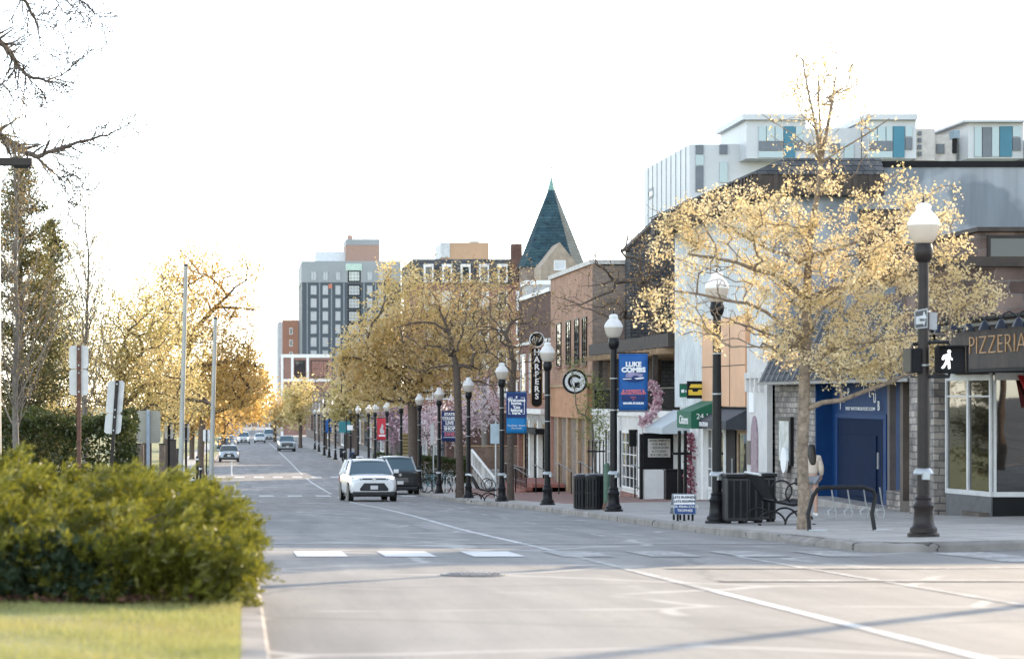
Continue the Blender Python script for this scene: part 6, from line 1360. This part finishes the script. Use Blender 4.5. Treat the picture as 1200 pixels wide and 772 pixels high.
# ------------------------------------------------------------------ cars
CARGLASS = glassmat('car_glass', (.07,.12,.145), .7, 0, .03); TYRE = M('tyre_rubber', (.018,.018,.018), .85); RIM = M('alloy_rim', (.30,.30,.31), .35, .7); CHROME = M('chrome_trim', (.6,.6,.6), .2, .9, var=0)
LIGHT_ON = M('lit_headlight', (1,.93,.80), .2, var=0, emit=2.2); LIGHT_OFF = M('headlight_lens', (.45,.47,.48), .12, var=0, spec=.8); PLASTIC = M('black_plastic', (.02,.021,.022), .55)
def car(label, body, L=4.9, W=1.98, H=1.76, hood=1.10, style='suv', lit=True, cat='car', name='parked_car', group=None, grille=True, roofm=None):
    t = thing(name, label, cat, (0,0,0), 0, group); f = -L/2
    st_ = [(f,.84,.42,.80),(f+.05,.88,.36,.95),(f+.20,.955,.32,hood-.10),(f+.55,.985,.30,hood-.03),(f+1.25,1.0,.28,hood+.02),(f+1.5,1.0,.28,hood+.04),(0,1.0,.28,hood+.06),(L/2-.9,1.0,.28,hood+.07),(L/2-.25,.97,.32,hood+.05),(L/2-.06,.92,.36,hood-.02),(L/2,.86,.45,hood-.2)]
    if style == 'boxy': st_[0] = (f,.90,.45,hood-.12); st_[1] = (f+.05,.95,.42,hood-.05)
    mb = MB(); rows = []
    for y, wf_, zb_, zt_ in st_:
        w_ = W/2*wf_; half = [(w_*.80,zb_),(w_*.95,zb_+.05),(w_,zb_+.22),(w_,zb_+.42*(zt_-zb_)+.10),(w_*.985,zt_-.16),(w_*.94,zt_-.05),(w_*.80,zt_),(w_*.4,zt_+.03)]
        rows.append([(-x, y, z) for x, z in half] + [(0,y,zt_+.035)] + [(x, y, z) for x, z in reversed(half)] + [(-half[0][0], y, half[0][1])])
    mb.grid(rows); n = len(rows[0])-1
    mb.add(rows[0][:-1], [tuple(range(n))]); mb.add(rows[-1][:-1], [tuple(range(n))]); bd = mb.build('body', body, t, smooth=42)
    # cabin: glass house, roof and pillars
    zb_ = hood + .03; y0, y1, y2, y3 = f+1.22, f+1.98, L/2-.55, L/2-.12
    if style == 'pickup': y2, y3 = f+3.35, f+3.65
    if style == 'boxy': y1 = y0+.45
    wl, wu = W/2*.93, W/2*.74; zr = H-.05; B = [(-wl,y0,zb_),(wl,y0,zb_),(wl,y3,zb_),(-wl,y3,zb_)]; T = [(-wu,y1,zr),(wu,y1,zr),(wu*.97,y2,zr),(-wu*.97,y2,zr)]
    bow = .10
    mb = MB(); nn = 6; rws = []
    for k in range(nn+1): u = -1+2*k/nn; rws.append([(wl*u, y0-bow*(1-u*u)+.0, zb_), (wu*u, y1-bow*.6*(1-u*u), zr)])
    mb.grid(rws); mb.build('windscreen', CARGLASS, t, smooth=60)
    mb = MB(); mb.quad(B[1],B[2],T[2],T[1]); mb.quad(B[3],B[0],T[0],T[3]); mb.build('side_window', CARGLASS, t); MB().quad(B[2],B[3],T[3],T[2]).build('rear_window', CARGLASS, t)
    rm = roofm or body; mb = MB(); rr_ = []
    for y, w_, z in ((y1-.10,wu*.98,zr-.02),(y1+.12,wu*1.02,zr+.035),((y1+y2)/2,wu*1.03,H),(y2,wu*1.0,zr+.03),(y2+.16,wu*.95,zr-.02)): rr_.append([(w_*u, y - (.06*(1-u*u) if y < y1+.2 else 0), z - .05*abs(u)**3 + (.02 if abs(u) < .9 else 0)) for u in (-1,-.8,-.4,0,.4,.8,1)])
    mb.grid(rr_); r_ = mb.build('roof', rm, t, smooth=60); s_ = r_.modifiers.new('Solidify','SOLIDIFY'); s_.thickness = .035
    for sx in (-1,1):
        for a_, c_ in (((sx*wl,y0,zb_-.02),(sx*wu,y1,zr)), ((sx*wl,(y0+y3)/2-.1,zb_),(sx*wu,(y1+y2)/2-.1,zr)), ((sx*wl,y3-.55,zb_),(sx*wu,y2-.3,zr)), ((sx*wl,y3,zb_-.02),(sx*wu*.97,y2,zr))):
            MB().bar(a_, c_, .06, .10).build('pillar', rm, t)
    if style == 'pickup':
        mb = MB(); mb.box(-W/2*.88, W/2*.88, y3+.1, L/2-.08, hood+.05, hood+.10); mb.build('bed_cover', PLASTIC, t)
    if style in ('suv','boxy'):
        for sx in (-1,1): MB().tube([(sx*wu*.93,y1+.2,H-.02),(sx*wu*.93,y1+.3,H+.04),(sx*wu*.93,y2-.2,H+.04),(sx*wu*.93,y2-.1,H-.02)], .018, 6).build('roof_rail', PLASTIC, t, smooth=50)
    rw = .37 if style != 'sedan' else .33
    for sx in (-1,1):
        for y in (f+.92, L/2-.95):
            ar = MB().lathe([(0,-.02),(rw+.07,-.02),(rw+.07,.012),(0,.012)], (sx*(W/2+.002), y, rw), 22, axis='x').build('wheel_arch', PLASTIC, t)
            w_ = MB().lathe([(.20,-.11),(rw-.03,-.11),(rw,-.08),(rw,.08),(rw-.03,.11),(.20,.11)], (sx*(W/2-.10), y, rw), 24, axis='x').build('wheel', TYRE, t, smooth=40)
            mb = MB(); mb.lathe([(0,-.10),(.21,-.115),(.21,.115),(0,.10)], (sx*(W/2-.10), y, rw), 20, axis='x'); mb.build('rim', RIM, w_)
        mb = MB(); mb.box(sx*W*.5-.0 if sx > 0 else sx*W*.5-.22, sx*W*.5+.22 if sx > 0 else sx*W*.5, y0+.18, y0+.30, hood+.06, hood+.22); mb.build('mirror', body, t, bevel=.03)
    yf = f-.012; hz = hood-.22
    for sx in (-1,1):
        x0, x1 = sx*W*.265, sx*W*.455; a = [(x0,yf+.02,hz-.03),(x1,yf+.22,hz-.02),(x1,yf+.22,hz+.09),(x0+sx*.02,yf+.03,hz+.06)]
        mb = MB(); mb.prism(a, (0,.10,0)); hl = mb.build('headlight', PLASTIC if style != 'boxy' else LIGHT_OFF, t, bevel=.008)
        xm_ = sx*W*.37; mb = MB(); mb.lathe([(0,-.01),(.075,-.01),(.06,.02),(0,.02)], (xm_, yf+.085, hz+.025), 14, axis='y'); mb.build('lamp', LIGHT_ON if lit else LIGHT_OFF, hl, smooth=50)
        if style == 'suv': mb = MB(); mb.prism([(sx*W*.33,yf+.03,.60),(sx*W*.43,yf+.10,.52),(sx*W*.44,yf+.11,.74),(sx*W*.36,yf+.04,.76)], (0,.08,0)); mb.build('air_vent', PLASTIC, t)
    if grille:
        mb = MB(); mb.prism([(-W*.26,yf,hz+.03),(W*.26,yf,hz+.03),(W*.24,yf+.02,hz+.08),(-W*.24,yf+.02,hz+.08)], (0,.08,0)); mb.build('upper_grille', PLASTIC, t)
        if style == 'suv': pol = [(-W*.29,yf-.01,.44),(W*.29,yf-.01,.44),(W*.30,yf-.01,.52),(W*.21,yf-.01,.76),(-W*.21,yf-.01,.76),(-W*.30,yf-.01,.52)]
        elif style == 'sedan': pol = [(-W*.3,yf,.36),(W*.3,yf,.36),(W*.26,yf,.52),(-W*.26,yf,.52)]
        else: pol = [(-W*.34,yf-.02,.58),(W*.34,yf-.02,.58),(W*.34,yf-.02,hz-.06),(-W*.34,yf-.02,hz-.06)]
        mb = MB(); mb.prism(pol, (0,.06,0)); lg_ = mb.build('grille', PLASTIC, t)
        mb = MB(); zz = np.linspace(pol[0][2]+.05, pol[-2][2]-.04, 5); wq = W*.2
        for z in zz: mb.box(-wq, wq, pol[0][1]-.008, pol[0][1]-.001, z-.006, z+.006)
        mb.build('grille_bar', M('dark_trim', (.05,.05,.05), .4) if style == 'suv' else CHROME, lg_)
        MB().lathe([(0,-.015),(.075,-.015),(.075,.01),(0,.01)], (0, yf, hz+.05), 16, axis='y').build('emblem', CHROME, t)
    mb = MB(); mb.prism([(-W*.43,yf-.01+.04,.26),(W*.43,yf+.03,.26),(W*.445,yf+.03,.40),(-W*.445,yf+.03,.40)], (0,.10,0)); mb.build('bumper', PLASTIC, t, bevel=.01)
    mb = MB(); mb.box(-.155,.155,yf-.045,yf-.025,.50,.66); pl = mb.build('number_plate', M('plate_white', (.62,.62,.6), .5, var=.05), t)
    mb = MB(); mb.box(-W/2*.9, W/2*.9, f+.3, L/2-.3, .20, .30); mb.build('underbody', PLASTIC, t)
    mb = MB(); 
    for sx in (-1,1): mb.box(sx*W*.44-.09, sx*W*.44+.09, L/2-.06, L/2+.008, hood-.32, hood-.10)
    mb.build('tail_light', M('tail_red', (.3,.01,.01), .3), t); 
    return t
def paintm(n, c, metal=0.0): return M(n, c, .28, metal, var=.03, coat=.8)
def place(c, x, D, rz=0): X = XP(x, D); sl_ = (ZR(D+3)-ZR(D-3))/6; c.location = (X, D, ZR(D)+.006); c.rotation_euler = (math.atan(sl_), 0, rz); return c
place(car('white crossover with lit headlights driving toward the camera', paintm('white_car_paint', (.82,.82,.80)), name='white_car', L=5.0), 430.5, 102.3, R(3.5))
place(car('black boxy off roader parked half behind the white crossover', paintm('black_car_paint', (.004,.0045,.005)), L=4.7, W=1.95, H=1.88, hood=1.14, style='boxy', lit=False, roofm=paintm('pale_roof_paint', (.4,.42,.42))), 463.5, 121, R(2))
place(car('pale blue grey hatchback parked in the left bay', paintm('blue_grey_paint', (.42,.48,.53), .2), L=4.4, W=1.85, H=1.55, hood=.98, style='suv', lit=False), 268.5, 228, R(0))
place(car('silver pickup truck parked far along the right kerb', paintm('silver_paint', (.34,.38,.38), .3), L=5.5, W=2.0, H=1.9, hood=1.2, style='pickup', lit=False), 335.5, 296, R(2))
place(car('white van like car with lit lamps far down the left lane', paintm('white_paint_b', (.7,.7,.68)), L=4.9, W=1.98, H=1.95, hood=1.15, style='suv', name='oncoming_car'), 285.5, 385, 0)
place(car('small white car with lit lamps in the far middle of the street', paintm('white_paint_c', (.66,.68,.68)), L=4.6, W=1.85, H=1.6, hood=1.0, style='sedan', name='oncoming_car'), 304.5, 405, 0)
place(car('pale van behind the small white oncoming car', paintm('pale_van_paint', (.5,.54,.56)), L=5.4, W=2.0, H=2.1, hood=1.2, style='suv', lit=False, name='oncoming_car'), 315, 440, 0)
place(car('dark car parked behind the pale hatchback', paintm('dark_car_paint', (.05,.07,.09), .2), L=4.6, W=1.85, H=1.6, hood=1.0, style='suv', lit=False), 263, 300, 0)
place(car('white car parked beyond the dark one on the left', paintm('white_paint_d', (.6,.62,.62)), L=4.6, W=1.85, H=1.75, hood=1.05, style='suv', lit=False), 267, 330, 0)

# ------------------------------------------------------------------ woman walking away, seen past the tree trunk
D = 52.5; X = XP(950.5, D); hz_ = ZW(X, D); per = thing('person', 'long haired woman in cream sweater and grey shorts, half behind the blossom tree', 'person', (X, D, hz_), R(-8))
SKIN = M('skin', (.50,.30,.22), .6, var=.05); SWEAT = M('cream_knit', (.62,.52,.43), .9, var=.08, scale=20, bump=.4, bscale=60); SHORT = M('grey_shorts', (.22,.23,.25), .9, var=.15); HAIR = M('dark_hair', (.022,.014,.010), .45, var=.4, scale=14)
def skinmesh(name, V, E, Rr, m, sub=2):
    me = bpy.data.meshes.new(name); me.from_pydata(V, E, []); o = bpy.data.objects.new(name, me); COL.objects.link(o); me.materials.append(m)
    sk = o.modifiers.new('Skin', 'SKIN'); sk.use_smooth_shade = True
    for i, r_ in enumerate(Rr):
        sv = me.skin_vertices[0].data[i]; sv.radius = r_ if isinstance(r_, tuple) else (r_, r_); sv.use_root = (i == 0)
    ss = o.modifiers.new('Subdivision', 'SUBSURF'); ss.levels = sub; ss.render_levels = sub; o.parent = per; return o
V = [(0,0,.86),(0,.0,.98),(0,.01,1.12),(0,.01,1.24),(0,.01,1.31),(0,.0,1.37),(0,-.0,1.45),(0,.0,1.55),
     (.085,0,.80),(.09,-.01,.46),(.095,.05,.09),(.10,-.10,.03),(-.085,0,.80),(-.08,.04,.46),(-.08,.13,.10),(-.085,-.0,.05),
     (.15,.01,1.25),(.20,.02,1.02),(.215,-.10,.85),(.215,-.15,.79),(-.15,.01,1.25),(-.215,.02,1.02),(-.22,-.12,.92),(-.21,-.20,.90)]
E = [(0,1),(1,2),(2,3),(3,4),(4,5),(5,6),(6,7),(0,8),(8,9),(9,10),(10,11),(0,12),(12,13),(13,14),(14,15),(3,16),(16,17),(17,18),(18,19),(3,20),(20,21),(21,22),(22,23)]
Rr = [(.13,.10),(.115,.085),(.125,.09),(.13,.085),(.06,.055),(.045,.045),(.075,.085),(.07,.08),(.085,.085),(.052,.055),(.036,.04),(.035,.03),(.085,.085),(.052,.055),(.036,.04),(.035,.03),(.048,.048),(.04,.04),(.03,.03),(.026,.035),(.048,.048),(.04,.04),(.03,.03),(.026,.035)]
# she walks away from the camera: +Y is forward, so feet point to +Y
V = [(x, -y, z) for x, y, z in V]
skinmesh('body', V, E, Rr, SKIN)
Vs = [(0,-.01,.88),(0,-.0,1.0),(0,-.01,1.13),(0,-.01,1.25),(0,-.01,1.33),(.16,-.01,1.26),(.21,-.02,1.03),(.22,.09,.875),(-.16,-.01,1.26),(-.225,-.02,1.03),(-.23,.11,.93)]
skinmesh('sweater', Vs, [(0,1),(1,2),(2,3),(3,4),(3,5),(5,6),(6,7),(3,8),(8,9),(9,10)], [(.165,.125),(.165,.125),(.165,.12),(.15,.11),(.075,.07),(.075,.075),(.07,.07),(.052,.052),(.075,.075),(.07,.07),(.052,.052)], SWEAT)
skinmesh('shorts', [(0,0,.86),(.09,0,.80),(.095,.01,.66),(-.09,0,.80),(-.09,-.02,.66)], [(0,1),(1,2),(0,3),(3,4)], [(.155,.12),(.105,.105),(.105,.105),(.105,.105),(.105,.105)], SHORT)
skinmesh('shirt_hem', [(0,0,.885),(0,0,.80)], [(0,1)], [(.172,.13),(.176,.135)], WTXT, 1)
skinmesh('hair', [(0,.0,1.56),(0,-.03,1.48),(.0,-.075,1.36),(.02,-.10,1.22),(.03,-.11,1.10)], [(0,1),(1,2),(2,3),(3,4)], [(.075,.085),(.095,.10),(.10,.06),(.095,.045),(.05,.03)], HAIR)
for sx, yy in ((.098,.04),(-.083,-.05)): mb = MB(); mb.box(sx-.045, sx+.045, yy-.10, yy+.15, -.005, .075); o = mb.build('shoe', WTXT, per, bevel=.03)
for sx, (x, y, z) in ((1,(.215,.15,.79)),(-1,(-.21,.20,.90))):
    hand = []
    mb = MB()
    for k in range(4): a = (k-1.5)*.016; Lf = (.055,.066,.062,.050)[k]; mb.tube([(x, y+.01, z+a),(x-sx*.006, y+.045, z+a-.01),(x-sx*.02, y+.03+Lf, z+a-.025)], [.0095,.009,.007], 6)
    mb.tube([(x-sx*.012, y-.01, z+.02),(x-sx*.035, y+.02, z+.025),(x-sx*.042, y+.045, z+.018)], [.011,.010,.008], 6); mb.build('fingers', SKIN, per, smooth=60)
hb = thing('handbag', 'small black handbag held at the left side of the woman', 'handbag', (X-.26, D+.05, hz_+.66), 0); MB().box(-.06,.07,-.10,.10,0,.17).build('bag', BLACKM, hb, bevel=.025); MB().tube([(0,-.07,.16),(0,-.05,.27),(.02,.1,.3),(0,.07,.16)], .008, 5).build('strap', BLACK, hb)

# utility pole beyond the right edge whose shadow crosses the junction
X, D = 17.9, 34.6; t = thing('utility_pole', 'tall timber utility pole on the cross street pavement outside the right edge', 'pole', (X, D, ZW(X,D)))
MB().tube([(0,0,-.1),(0,0,8.6)], [.15,.11], 10).build('shaft', DARKW, t, smooth=50); MB().box(-1.1,1.1,-.06,.06,7.9,8.02).build('cross_arm', DARKW, t)

pxs = (19.6, 35.4); tree('street_tree', 'bare street tree on the side street pavement just outside the right edge', (pxs[0], pxs[1], ZW(*pxs)), [(0,0,-.1),(0,0,1),(.05,0,2),(0,.05,3)], [(0,0,4.6,1.8,1.8,1.7,160)], .10, BARK, L_TIP, nleaf=3, lsize=.07, lspread=.1, seg=.35, tip=.006, seed=77)

# ------------------------------------------------------------------ air
def build_haze(dens):
    mb = MB(); mb.box(-700, 700, -80, 1100, -18, 45); o = mb.build('haze', [])
    m = bpy.data.materials.new('haze_air'); m.use_nodes = True; N, L = nodes(m); N.remove(N['Principled BSDF'])
    v = N.new('ShaderNodeVolumePrincipled'); v.inputs['Color'].default_value = (.95,.95,.95,1); v.inputs['Density'].default_value = dens; v.inputs['Anisotropy'].default_value = .3
    L.new(v.outputs[0], N['Material Output'].inputs['Volume']); o.data.materials.append(m); o['kind'] = 'stuff'; o['label'] = 'thin pale spring haze over the street'
# build_haze(.0007)
